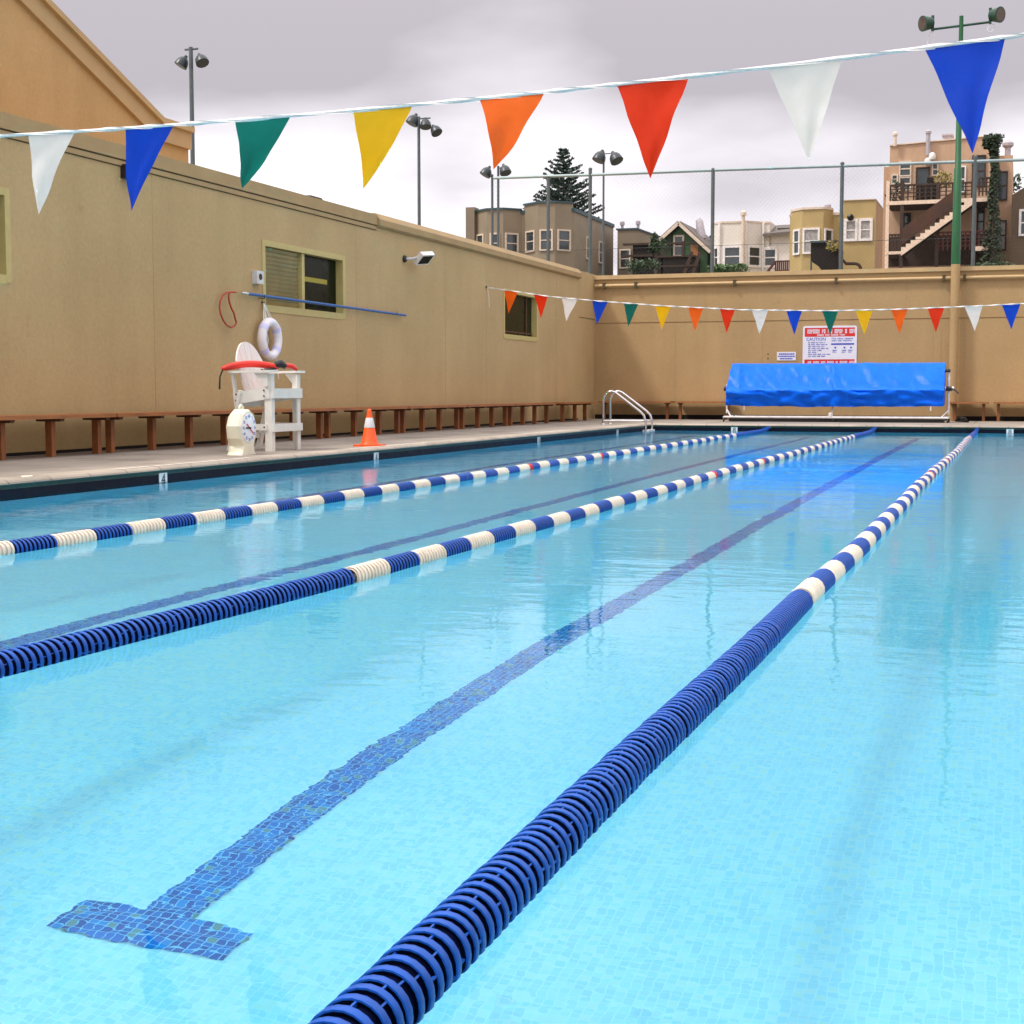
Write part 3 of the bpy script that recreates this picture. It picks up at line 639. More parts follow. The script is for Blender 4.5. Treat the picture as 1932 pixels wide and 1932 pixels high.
# distant field lights
def field_light(u, vtop, y, rad, heads, label, zbase=0):
    top = at(u, vtop, y=y); x = top[0]; zt = top[2]; k = y / 2850 * 1.05
    o = thing('field_light', label, 'field light', (x, y, zbase), 'tall field light poles beyond the walls')
    q = MB(); q.tube([(x, y, zbase), (x, y, zt)], [rad * 1.25, rad * .85], 10); q.build('pole', M['galv'], o, True)
    n = MB()
    hu = [h_[0] for h_ in heads]; n.tube([(x + (min(hu + [0])) * k * .7, y, zt - 4 * k), (x + max(hu + [0]) * k * .7, y, zt - 4 * k)], rad * .45, 6); n.build('cross_arm', M['galv'], o, True)
    for du, dv, r_h, tx in heads:
        c_ = Vector((x + du * k, y, zt - dv * k)); r1 = r_h * k * 1.2; ax = Vector((tx * .75, -.30, -.9)).normalized()
        q = MB(); q.lathe(c_ - ax * r1 * .8, [(r1 * .22, -.35 * r1), (r1 * .32, .0), (r1 * .62, .22 * r1), (r1 * .88, .62 * r1), (r1, 1.15 * r1), (r1 * 1.03, 1.5 * r1)], 12, ax=ax)
        hd = q.build('lamp_head', M['lamp_shell'], o, True)
        q = MB(); q.lathe(c_ + ax * r1 * .68, [(r1 * .9, 0), (r1 * .9, .03 * r1)], 12, ax=ax); q.build('lens', M['pane'], hd)
field_light(360, 89, 48, .085, [(-19, 28, 11, -.6), (23, 26, 11, .7)], 'twin lamp field light pole rising behind the ochre hall')
field_light(790, 220, 62, .075, [(-11, 6, 10, -.5), (14, 14, 9, .2), (34, 27, 9, .8)], 'three lamp field light pole standing alone in the sky left of the greige house')
field_light(928.7, 329, 85, .085, [(-11, -5, 9, -.6)], 'single lamp field light pole, shorter of the pair before the greige house')
field_light(940, 313, 85, .085, [(13, 8, 9, .5)], 'field light pole just right of the shorter single lamp pole')
field_light(1139, 286, 75, .06, [(-7, 9, 10, -.4), (22, 12, 10, .7)], 'thin twin lamp field light pole between the conifer and the green gabled house')

# ------------------------------------------------------------------ houses beyond
def vside(A, B):
    A, B = Vector((A[0], A[1], 0)), Vector((B[0], B[1], 0)); d_ = (B - A).normalized(); return A, d_, Vector((d_.y, -d_.x, 0)), (B - A).length
def hwin(parent, A, B, s0, s1, z0, z1, trim='white_trim', pane='pane', fr=.12, rail=True, name='window', base=None):
    """framed sash window on the facade line A->B (outward side is to the right of A->B)"""
    A, d_, n_, L_ = vside(A, B); up = Vector((0, 0, 1))
    def bx(mb, a, b1, c_, e_, o0, o1):
        mb.ob(A + d_ * ((a + b1) / 2) + n_ * ((o0 + o1) / 2) + up * ((c_ + e_) / 2), (d_, n_, up), ((b1 - a) / 2, (o1 - o0) / 2, (e_ - c_) / 2))
    f = MB()
    bx(f, s0 - fr, s0, z0 - fr, z1 + fr, 0.002, .09); bx(f, s1, s1 + fr, z0 - fr, z1 + fr, 0.002, .09)
    bx(f, s0, s1, z1, z1 + fr, 0.002, .09); bx(f, s0 - .0, s1, z0 - fr, z0, 0.002, .11)
    if rail: bx(f, s0, s1, (z0 + z1) / 2 - .035, (z0 + z1) / 2 + .035, .002, .05)
    o = f.build(name, M[trim], parent); q = MB(); bx(q, s0, s1, z0, z1, .001, .015); q.build('pane', M[pane], o)
    return o
def Z(v, y): return at(1400, v, y=y)[2]
def X(u, y): return at(u, 450, y=y)[0]

# greige bay fronted house
yA = 110; k = yA / 2850 * 1.05
A_ = thing('bay_house', 'greige bay windowed house at the left end of the row behind the far wall', 'house', (X(1000, yA), yA, 4))
ztop = Z(381, yA); zb = 4
xl, xr = X(889.6, yA), X(1083.6, yA)
b_ = MB(); yr = 121.5
b_.prism([(xl, yA, zb), (xr, yA, zb), (xr, yr, zb), (xl, yr, zb)], (0, 0, ztop - zb - .25)); bays = []
for us in ((894.8, 918.3, 949.5, 984.7), (988.6, 1014.6, 1047, 1081)):
    xa, xd = X(us[0], yA), X(us[3], yA); yb_ = yA - 1.15; xb_, xc_ = X(us[1], yb_), X(us[2], yb_)
    fp = [(xa, yA), (xb_, yb_), (xc_, yb_), (xd, yA)]; bays.append(fp)
    b_.prism([(x_, y_, zb) for x_, y_ in fp], (0, 0, ztop - zb + (.0 if us[0] < 900 else .35)))
wA = b_.build('wall', M['greige'], A_)
r = MB(); r.box(xl - .1, xr + .1, yA - .1, yr, ztop - .25, ztop + .02)
for fp, hh in zip(bays, (0, .35)): r.prism([(x_ + (x_ - (fp[0][0] + fp[3][0]) / 2) * .03, y_ - .12, ztop + hh) for x_, y_ in fp], (0, 0, .14))
r.build('roof', M['teal_trim'], A_)
pr_ = MB(); pr_.box(X(985, yA), X(1056, yA), yA + .6, yA + 1.0, ztop - .2, Z(374, yA)); pr_.build('parapet', M['greige'], A_)
c = MB(); c.box(xl - .25, xl + .45, yA - .6, yA + .4, zb, Z(372, yA)); ch = c.build('chimney', M['greige2'], A_)
def bay_windows(fp, vz, spans, parent, trim, pane='pane'):
    for i, (a, b1) in enumerate(spans):
        if a is None: continue
        P0, P1 = fp[i], fp[i + 1]; L_ = math.dist(P0, P1)
        hwin(parent, P0, P1, a * L_, b1 * L_, Z(vz[1], yA), Z(vz[0], yA), trim, pane)
bay_windows(bays[0], (429.5, 464), [(.28, .72), (.28, .72), (.16, .72)], A_, 'cream_trim')
bay_windows(bays[1], (426, 462), [(.22, .74), (.2, .8), (.2, .78)], A_, 'cream_trim')
bay_windows(bays[1], (499, 530), [(None, None), (None, None), (.2, .78)], A_, 'cream_trim')
for s0, s1 in ((3.3, 4.2), (7.0, 8.0)):
    hwin(A_, (xr, yA), (xr, yr), s0, s1, Z(470, yA), Z(430, yA), 'cream_trim'); hwin(A_, (xr, yA), (xr, yr), s0, s1, Z(535, yA), Z(502, yA), 'cream_trim')
for du in (0, 10, 28): pass

# lower rear wing with porch
yB = 118; B_ = thing('low_rear_wing', 'low greige wing with one white trimmed window right of the bay windowed house', 'house', (X(1200, yB), yB, 4))
b_ = MB(); zt = Z(426, yB); x0_, x1_, xr2 = X(1165, yB), X(1195, yB), X(1258, yB)
b_.prism([(x0_, yB, 4), (xr2, yB, 4), (xr2, yB, Z(448, yB)), (X(1203, yB), yB, zt), (x0_, yB, zt)], (0, 9, 0)); b_.build('wall', M['greige2'], B_)
r = MB(); r.prism([(x0_ - .1, yB - .1, zt), (X(1203, yB), yB - .1, zt), (xr2 + .1, yB - .1, Z(448, yB)), (xr2 + .1, yB - .1, Z(446, yB)), (X(1203, yB), yB - .1, zt + .12), (x0_ - .1, yB - .1, zt + .12)], (0, 9, 0)); r.build('roof', M['teal_trim'], B_)
hwin(B_, (x0_, yB), (xr2, yB), X(1171.5, yB) - x0_, X(1187.5, yB) - x0_, Z(498, yB), Z(466, yB), 'cream_trim')
for u in (1168, 1198):
    q = MB(); xx = X(u, yB); q.tube([(xx, yB + 1, zt - .5), (xx, yB + 1, Z(414, yB))], .12, 8); q.lathe((xx, yB + 1, Z(414, yB)), [(.2, 0), (.2, .25), (.08, .35)], 8); q.build('vent_pipe', M['vent'], B_, True)
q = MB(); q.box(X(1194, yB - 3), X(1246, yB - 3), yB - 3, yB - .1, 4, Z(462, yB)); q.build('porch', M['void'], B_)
q = MB(); q.box(X(1194, yB), X(1250, yB), yB - 3.3, yB - 3.02, Z(486, yB), Z(482, yB)); q.box(X(1194, yB), X(1250, yB), yB - 3.2, yB - 3.02, Z(464, yB), Z(460, yB)); q.build('porch_rail', M['dark_wood'], B_)

# green gabled house
yC = 105; C_ = thing('gabled_house', 'dark green gabled house with a grey chimney and timber balcony', 'house', (X(1285, yC), yC, 4))
ap = (X(1283, yC), Z(417, yC)); el = (X(1246, yC), Z(450, yC)); er = (X(1343, yC), Z(474, yC))
b_ = MB(); b_.prism([(el[0] + .3, yC, 4), (er[0] - .3, yC, 4), (er[0] - .3, yC, er[1] - .1), (ap[0], yC, ap[1] - .25), (el[0] + .3, yC, el[1] - .1)], (0, 8, 0)); b_.build('wall', M['green_sid'], C_)
r = MB()
for e0 in (el, er):
    dx = e0[0] - ap[0]; dz = e0[1] - ap[1]; n_ = Vector((-dz, 0, dx)).normalized() * .14 * (1 if dx > 0 else -1)
    a = Vector((ap[0], yC - .5, ap[1])); bb = Vector((e0[0], yC - .5, e0[1])) 
    r.prism([a, bb, bb + n_, a + n_], (0, 9, 0))
rf = r.build('roof', M['shingle'], C_)
r = MB()
for e0 in (el, er):
    a = Vector((ap[0], yC - .55, ap[1] - .05)); bb = Vector((e0[0], yC - .55, e0[1] - .05)); r.beam(a, bb, .06, .22)
r.build('bargeboard', M['cream_trim'], rf)
c = MB(); c.tube([(X(1308, yC), yC + 3, Z(440, yC)), (X(1303, yC), yC + 3, Z(406, yC)), (X(1300, yC), yC + 3, Z(401, yC))], [.34, .27, .18], 10); c.build('chimney', M['vent'], rf, True)
r = MB(); r.prism([(X(1311, yC), yC + 5, Z(430, yC)), (X(1318, yC), yC + 5, Z(424, yC)), (X(1350, yC), yC + 5, Z(446, yC)), (X(1350, yC), yC + 5, Z(470, yC)), (X(1325, yC), yC + 5, Z(455, yC))], (0, 4, 0)); r.build('dormer_roof', M['dark_roof'], rf)
A2, B2 = (el[0], yC), (er[0], yC)
hwin(C_, A2, B2, X(1274, yC) - el[0], X(1288, yC) - el[0], Z(478, yC), Z(443, yC), 'cream_trim', rail=True)
q = MB(); q.box(X(1251, yC), X(1268, yC), yC - .25, yC - .01, Z(508, yC), Z(440, yC)); q.build('ivy_screen', M['ivy'], C_)
q = MB(); q.box(X(1252, yC), X(1322, yC), yC - 1.8, yC - .1, Z(486, yC), Z(483, yC)); q.build('balcony_floor', M['dark_wood'], C_)
q = MB(); q.box(X(1262, yC), X(1318, yC), yC - .6, yC - .5, Z(458, yC), Z(455, yC)); q.box(X(1296, yC), X(1300, yC), yC - 1.7, yC - 1.55, Z(485, yC), Z(456, yC)); q.box(X(1258, yC), X(1261, yC), yC - 1.7, yC - 1.55, Z(520, yC), Z(450, yC)); q.build('balcony_frame', M['dark_wood'], C_)
q = MB(); q.box(X(1304, yC), X(1318, yC), yC - .12, yC - .02, Z(483, yC), Z(459, yC)); q.build('timber_door', M['wood'], C_)
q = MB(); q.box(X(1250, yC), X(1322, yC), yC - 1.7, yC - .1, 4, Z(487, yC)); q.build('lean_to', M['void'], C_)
for u0 in (1306, 1322):
    q = MB(); q.beam((X(u0 - 3, yC), yC - 2.2, Z(520, yC)), (X(u0 + 12, yC), yC - 2.2, Z(478, yC)), .1, .22); q.build('stair_stringer', M['dark_wood'], C_)
q = MB(); q.box(X(1256, yC), X(1330, yC), yC - 2.3, yC - 2.2, Z(505, yC), Z(502, yC)); q.build('lower_rail', M['dark_wood'], C_)

# white house
yD = 104; D_ = thing('white_house', 'low off-white house with dark sash windows and a dark roof slope at its right', 'house', (X(1410, yD), yD, 4))
b_ = MB(); xl2, xr2 = X(1341, yD), X(1491, yD); zt = Z(423, yD)
yb_ = yD - 1.0
fpD = [(X(1341, yD), yD), (X(1360, yb_), yb_), (X(1409, yb_), yb_), (X(1438, yD), yD), (xr2, yD), (xr2, yD + 9), (X(1341, yD), yD + 9)]
zmid = Z(466, yD)
b_.prism([(x_, y_, zmid) for x_, y_ in fpD[:4] + [(X(1452, yD), yD), (X(1452, yD), yD + 9), (X(1341, yD), yD + 9)]], (0, 0, zt - zmid)); up_ = b_.build('upper_wall', M['offwhite'], D_)
b_ = MB(); b_.prism([(x_, y_, 4) for x_, y_ in fpD], (0, 0, zmid - 4 - .02)); b_.prism([(X(1452, yD) + .02, yD + .2, zmid), (xr2, yD + .2, zmid), (xr2, yD + 9, zmid), (X(1452, yD) + .02, yD + 9, zmid)], (0, 0, Z(444, yD) - zmid)); b_.build('wall', M['white_sid'], D_)
r = MB(); r.prism([(x_, y_ - .06, zt) for x_, y_ in fpD[:4]] + [(X(1452, yD), yD - .05, zt), (X(1452, yD), yD + 9, zt), (X(1341, yD), yD + 9, zt)], (0, 0, .12)); r.build('cornice', M['cream_trim'], up_)
r = MB(); r.prism([(X(1441, yD), yD - .5, Z(449, yD)), (X(1491, yD), yD - .5, Z(446, yD)), (X(1491, yD), yD + 3, Z(422.5, yD)), (X(1453, yD), yD + 3, Z(423, yD))], (0, 0, .18)); rf = r.build('roof', M['shingle'], D_)
r = MB(); r.box(X(1450, yD), X(1491, yD), yD + 2.9, yD + 3.3, Z(425, yD), Z(421.5, yD)); r.box(X(1463, yD), X(1488, yD), yD + .9, yD + 1.5, Z(437, yD), Z(430, yD)); r.build('skylight', M['dark_roof'], rf)
for i, (a, b1) in enumerate(((1349.5, 1357), (1371, 1398), (1415, 1431))):
    P0, P1 = fpD[i], fpD[i + 1]; L_ = math.dist(P0, P1); f0 = (X(a, yD - .5) - P0[0]) / (P1[0] - P0[0]); f1 = (X(b1, yD - .5) - P0[0]) / (P1[0] - P0[0])
    hwin(D_, P0, P1, max(.1, f0) * L_, min(.92, f1) * L_, Z(502, yD), Z(469.5, yD), 'white_trim', fr=.16)
hwin(D_, (X(1438, yD), yD), (xr2, yD), X(1444.5, yD) - X(1438, yD), X(1463, yD) - X(1438, yD), Z(502, yD), Z(473, yD), 'white_trim', fr=.16)
q = MB(); q.tube([(X(1402, yD - 1.3), yD - 1.3, 4), (X(1402, yD - 1.3), yD - 1.3, Z(411, yD))], .12, 8); q.lathe((X(1402, yD - 1.3), yD - 1.3, Z(411, yD)), [(.2, 0), (.2, .22), (.1, .32)], 8); q.build('vent_pipe', M['cream_trim'], D_, True)
q = MB()
for u in (1360, 1409, 1438): q.tube([(X(u, yD - .5), yD - 1.1 if u < 1430 else yD - .08, 4), (X(u, yD - .5), yD - 1.1 if u < 1430 else yD - .08, zt)], .09, 6)
q.build('corner_board', M['white_trim'], D_)
q = MB(); q.beam((X(1448, 101), 101, Z(515, 101)), (X(1464, 101), 101, Z(495, 101)), .1, .15); q.box(X(1464, 101), X(1490, 101), 100.95, 101.05, Z(496, 101), Z(493.5, 101)); q.box(X(1464, 101), X(1490, 101), 100.9, 101.1, Z(514, 101), Z(511, 101))
for kx in range(8): xx = X(1464 + kx * 3.7, 101); q.box(xx - .05, xx + .05, 100.97, 101.03, Z(514, 101), Z(494, 101))
tag(q.build('stair_railing', M['red_wood']), 'dark red porch railing in front of the white house', 'railing')

# yellow houses
yE = 100; E_ = thing('yellow_house', 'mustard yellow house with a bay on the left and a taller block on the right', 'house', (X(1570, yE), yE, 4))
b_ = MB(); yb_ = yE - 1.0
fpE = [(X(1491, yE), yE), (X(1513, yb_), yb_), (X(1553, yb_), yb_), (X(1572, yE), yE)]
zt = Z(405, yE)
b_.box(X(1490, yE), X(1594, yE), yE, yE + 9, 4, zt - .25); b_.prism([(x_, y_, 4) for x_, y_ in fpE], (0, 0, zt - 4 + .05))
b_.box(X(1591, yE - .6), X(1651, yE - .6), yE - .6, yE - .3, 4, Z(388.5, yE)); wE = b_.build('wall', M['yellow_sid'], E_)
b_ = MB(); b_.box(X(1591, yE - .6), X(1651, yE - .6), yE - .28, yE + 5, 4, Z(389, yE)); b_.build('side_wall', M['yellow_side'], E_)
r = MB(); r.prism([(x_, y_ - .08, zt + .05) for x_, y_ in fpE], (0, 0, .14)); r.box(X(1490, yE) - .05, X(1592, yE), yE - .06, yE + 9, zt - .25, zt - .08); r.box(X(1591, yE) - .05, X(1651, yE) + .08, yE - .68, yE + 5.1, Z(388.5, yE) + .001, Z(387, yE)); r.build('cornice', M['cream_trim'], E_)
for i, (a, b1, v0, v1) in enumerate(((1499.5, 1509.5, 482, 441.5), (1519, 1545, 482, 441), (1557.5, 1567, 482, 442))):
    P0, P1 = fpE[i], fpE[i + 1]; L_ = math.dist(P0, P1); f0 = (X(a, yE - .5) - P0[0]) / (P1[0] - P0[0]); f1 = (X(b1, yE - .5) - P0[0]) / (P1[0] - P0[0])
    hwin(E_, P0, P1, max(.12, f0) * L_, min(.9, f1) * L_, Z(v0, yE), Z(v1, yE), 'white_trim', 'pane' if i != 1 else 'pane_lit')
P0, P1 = (X(1591, yE - .6), yE - .6), (X(1651, yE - .6), yE - .6)
for a, b1 in ((1597, 1613), (1624.5, 1641)): hwin(E_, P0, P1, X(a, yE - .6) - P0[0], X(b1, yE - .6) - P0[0], Z(459, yE), Z(427, yE), 'white_trim', 'pane_lit', fr=.17)
q = MB(); q.tube([(X(1554, yE), yE + 2, zt - .3), (X(1554, yE), yE + 2, Z(393, yE))], .13, 8); q.lathe((X(1554, yE), yE + 2, Z(395, yE)), [(.2, 0), (.22, .3), (.1, .4)], 8); q.build('vent_pipe', M['vent'], E_, True)
q = MB(); q.lathe((X(1603, yE - .9), yE - .75, Z(419, yE)), [(.05, -.2), (.22, 0), (.2, .15)], 8, ax=(.3, -.6, -.5)); q.build('wall_lamp', M['black'], E_, True)
# dark covered stair before it
yS = 94; S_ = thing('covered_stair', 'black timber back stair with curved handrails before the yellow house', 'staircase', (X(1560, yS), yS, 4))
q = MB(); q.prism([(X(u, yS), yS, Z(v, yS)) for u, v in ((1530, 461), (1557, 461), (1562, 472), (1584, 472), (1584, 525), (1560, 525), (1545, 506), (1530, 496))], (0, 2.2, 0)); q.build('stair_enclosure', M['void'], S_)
q = MB(); q.box(X(1529, yS), X(1558, yS), yS - .15, yS + 2.2, Z(462, yS), Z(459, yS)); q.box(X(1530, yS), X(1533, yS), yS - .1, yS, 4, Z(496, yS)); q.build('landing_roof', M['teal_trim'], S_)
q = MB(); q.tube([(X(u, yS), yS - .2, Z(v, yS)) for u, v in ((1560, 463), (1566, 461.5), (1578, 461), (1583, 464), (1585, 470), (1585.5, 500), (1592, 497), (1598, 503), (1616, 503.5), (1622, 506), (1625, 511), (1625, 525))], .1, 6); q.build('handrail', M['dark_wood'], S_, True)
pl = MB(); pl.leaves((X(1572, yS - .5), yS - .6, Z(470, yS)), (.5, .4, .35), 120, .09); tag(pl.build('potted_plant', M['leaf_gold']), 'yellow green plant on the black back stair of the yellow house', 'plant')

# peach house with outside stair
yG = 86; G_ = thing('peach_house', 'tall peach stucco house with two balcony decks and a long outside stair', 'house', (X(1780, yG), yG, 4))
def gx(x): return X(1650.2 + x * .15108, yG)
def gz(y): return Z(241.5 + y * .15108, yG)
def gX(x, yy): return X(1650.2 + x * .15108, yy)
def gZ(y, yy): return Z(241.5 + y * .15108, yy)
b_ = MB(); b_.prism([(gx(160), yG, 3), (gx(1465), yG, 3), (gx(1465), yG, gz(285)), (gx(1400), yG, gz(262)), (gx(170), yG, gz(318))], (0, 9, 0)); b_.box(gx(70), gx(158), yG + 1.5, yG + 9, 3, gz(520)); b_.box(gx(1467), gx(1700), yG + .8, yG + 9, 3, gz(470)); b_.build('wall', M['peach'], G_)
r = MB(); r.prism([(gx(165), yG - .08, gz(318)), (gx(1400), yG - .08, gz(262)), (gx(1400), yG - .08, gz(250)), (gx(165), yG - .08, gz(306))], (0, 9, 0)); r.build('parapet_cap', M['pale_fascia'], G_)
fA, fB = (gx(160), yG), (gx(1465), yG)
def gwin(x0, x1, y0, y1, trim='cream_trim', pane='pane', A=fA, B=fB, fr=.07, rail=True, name='window'):
    return hwin(G_, A, B, gx(x0) - A[0], gx(x1) - A[0], gz(y1), gz(y0), trim, pane, fr, rail, name)
gwin(305, 425, 525, 680); gwin(305, 425, 715, 850); gwin(515, 655, 608, 990, 'dark_wood', 'pane', rail=False, name='door'); gwin(712, 762, 560, 690); gwin(995, 1105, 615, 900, 'white_trim'); gwin(1212, 1350, 495, 840, 'dark_wood')
gwin(210, 262, 680, 770); gwin(370, 430, 1150, 1380, 'dark_wood'); gwin(1290, 1350, 1120, 1420, 'dark_wood')
wA2, wB2 = (gx(1467), yG + .8), (gx(1700), yG + .8)
for y0, y1 in ((675, 990), (1260, 1590)): hwin(G_, wA2, wB2, gx(1525) - wA2[0], gx(1625) - wA2[0], gz(y1), gz(y0), 'dark_wood', 'pane' if y0 < 700 else 'pane_lit', .07)
q = MB(); q.box(gx(180), gx(1460), yG - .06, yG - .003, gz(1780), gz(1420)); q.build('ground_storey_shade', M['dark_wood'], G_)  # dark sheet over the wall, painting in the shade under the decks
YD0 = yG - 2.6
for nm, x0, x1, zt_, zb_ in (('upper_deck', 150, 1475, 990, 1035), ('lower_deck', 140, 345, 1597, 1632), ('lower_deck', 1262, 1475, 1565, 1618)):
    q = MB(); q.box(gX(x0, YD0), gX(x1, YD0), YD0 - .12, YD0, gZ(zb_, YD0), gZ(zt_, YD0)); f_ = q.build('deck_fascia', M['pale_fascia'], None); 
    s_ = MB(); s_.box(gX(x0, YD0), gX(x1, YD0), YD0 + .001, yG - .07, gZ(zb_ + 8, YD0), gZ(zt_ + 8, YD0)); dk = s_.build('deck', M['dark_wood'], G_)
    f_.parent = dk; off = wloc(dk)
    for vv in f_.data.vertices: vv.co -= off
def railing(x0, x1, ytop, ybot, nm='railing', n=10, mat_='dark_wood'):
    q = MB(); zt_, zb_ = gZ(ytop, YD0), gZ(ybot, YD0)
    q.box(gX(x0, YD0), gX(x1, YD0), YD0 - .08, YD0 + .02, zt_ - .1, zt_)
    for i in range(n + 1):
        xx = gX(x0 + (x1 - x0) * i / n, YD0); q.box(xx - .04, xx + .04, YD0 - .05, YD0, zb_, zt_ - .1)
    for kk in (1, 2, 3): zz_ = zb_ + (zt_ - zb_) * kk / 4.2; q.box(gX(x0, YD0), gX(x1, YD0), YD0 - .03, YD0 - .01, zz_ - .025, zz_ + .025)
    return q.build(nm, M[mat_], G_)
railing(185, 770, 790, 990, n=8); railing(800, 1200, 790, 985, n=5); railing(1290, 1470, 745, 965, n=4); railing(180, 335, 1385, 1595, n=4); railing(800, 1470, 1375, 1600, n=12, mat_='red_wood')
for x0, mt in ((155, 'pale_fascia'), (335, 'dark_wood'), (778, 'dark_wood'), (1232, 'pale_fascia'), (1468, 'dark_wood')):
    q = MB(); xx = gX(x0, YD0); q.box(xx - .09, xx + .09, YD0 - .1, YD0 + .08, 3, gZ(740 if x0 < 700 else 780, YD0)); q.build('deck_post', M[mt], G_)
q = MB(); a, bb = Vector((gX(345, YD0), YD0 - .7, gZ(1600, YD0))), Vector((gX(1235, YD0), YD0 - .7, gZ(1005, YD0))); nst = 15
pts = [a + Vector((0, 0, -.28))]
for i in range(nst):
    p0 = a + (bb - a) * (i / nst); p1 = a + (bb - a) * ((i + 1) / nst); pts += [Vector((p0.x, p0.y, p1.z)), Vector((p1.x, p1.y, p1.z))] if i else [Vector((p0.x, p0.y, p1.z)), Vector((p1.x, p1.y, p1.z))]
pts += [bb + Vector((0, 0, -.28))]
q.prism(pts, (0, .1, 0)); st_ = q.build('stair', M['pale_fascia'], G_)
q = MB(); d_ = (bb - a); n1_ = Vector((0, 0, 1)); q.prism([a + Vector((0, .55, .35)), bb + Vector((-.7, .55, -.1)), bb + Vector((-.7, .55, .75)), a + Vector((0, .55, 1.2))], (0, .06, 0)); q.build('stair_guard', M['brown_wood'], st_)
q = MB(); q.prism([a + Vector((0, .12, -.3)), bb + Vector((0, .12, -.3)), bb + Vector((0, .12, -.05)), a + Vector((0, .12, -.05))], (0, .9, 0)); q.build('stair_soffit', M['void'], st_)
q = MB(); q.box(gX(520, YD0 + .6), gX(765, YD0 + .6), YD0 + .3, YD0 + 1.3, gZ(985, YD0), gZ(800, YD0)); q.box(gX(640, YD0 + .6), gX(720, YD0 + .6), YD0 + .4, YD0 + 1.2, gZ(800, YD0), gZ(705, YD0))
tag(q.build('stored_boxes', M['void']), 'dark covered pile on the upper deck of the peach house', 'storage pile')
pl = MB(); pl.leaves((gX(830, YD0), YD0 + .4, gZ(740, YD0)), (.55, .4, .5), 150, .10); tag(pl.build('deck_plant', M['leaf_gold']), 'yellow leafed plant on the upper deck of the peach house', 'plant')
pl = MB(); pl.leaves((gX(250, YD0), YD0 + .4, gZ(870, YD0)), (.6, .4, .75), 160, .10); tag(pl.build('deck_shrub', M['leaf_dark']), 'dark shrub in the left corner of the peach house upper deck', 'plant')
for x0, y0, y1, r_ in ((235, 205, 330, .10), (645, 200, 460, .12)):
    q = MB(); q.tube([(gx(x0), yG - .25, gz(y1)), (gx(x0), yG - .25, gz(y0))], r_, 8); q.lathe((gx(x0), yG - .25, gz(y0)), [(r_ * 1.4, 0), (r_ * 1.4, .12), (.04, .22)], 8); q.build('vent_pipe', M['vent'] if x0 > 300 else M['cream_trim'], G_, True)
q = MB(); q.box(gx(830), gx(915), yG + 1, yG + 2, gz(290), gz(190)); q.box(gx(800), gx(945), yG + .9, yG + 2.1, gz(190), gz(172)); q.box(gx(770), gx(815), yG + 1, yG + 2, gz(285), gz(235)); q.build('roof_ventilator', M['vent'], G_)
q = MB(); q.tube([(gx(1630), yG + 2, gz(470)), (gx(1630), yG + 2, gz(300))], .16, 8); q.lathe((gx(1630), yG + 2, gz(340)), [(.2, 0), (.3, .1), (.3, .25), (.1, .4)], 8); q.build('flue', M['vent'], G_, True)
for x0, y0 in ((700, 478), (648, 540)):
    q = MB(); q.lathe((gx(x0), yG - .25, gz(y0)), [(.05, -.22), (.16, -.16), (.2, 0), (.16, .16), (.05, .22)], 10, ax=(0, 0, 1)); q.build('globe_lamp', M['white_trim'], G_, True)
iv = MB(); yI = yG - 2.9
for y0, y1, w0, w1 in ((250, 400, .75, .6), (400, 700, .35, .3), (700, 1150, .3, .4), (1150, 1750, .4, .85)):
    n_ = 6
    for i in range(n_):
        t_ = (i + .5) / n_; yy = y0 + (y1 - y0) * t_; ww = w0 + (w1 - w0) * t_; xx = 1445 + (30 if yy > 400 else 0) + 14 * math.sin(yy / 90)
        iv.leaves((gX(xx, yI), yI, gZ(yy, yI)), (ww * .75, .5, (y1 - y0) * .15108 * yI / 2850 / n_ * .9), 130, .10)
iv_o = thing('ivy_covered_trunk', 'tall ivy clad trunk standing at the right corner of the peach house', 'tree', (gX(1465, yI), yI, 4)); iv.build('foliage', M['ivy'], iv_o)
q = MB(); q.tube([(gX(1475, yI), yI, 3), (gX(1490, yI), yI, gZ(800, yI)), (gX(1445, yI), yI, gZ(300, yI))], [.16, .12, .06], 8); q.build('trunk', M['bark'], iv_o, True)

# brown house at the right edge
yH = 84; H_ = thing('brown_house', 'brown shingled house at the right edge of the photo with one white framed window', 'house', (X(1930, yH), yH, 4))
b_ = MB(); hx0 = X(1907, yH); b_.prism([(hx0, yH, 3), (hx0 + 9, yH, 3), (hx0 + 9, yH, Z(352, yH)), (X(1935, yH), yH, Z(372, yH)), (hx0, yH, Z(388, yH))], (0, 8, 0)); b_.build('wall', M['brownhouse'], H_)
hwin(H_, (hx0, yH), (hx0 + 9, yH), X(1926, yH) - hx0, X(1945, yH) - hx0, Z(458, yH), Z(418, yH), 'white_trim')

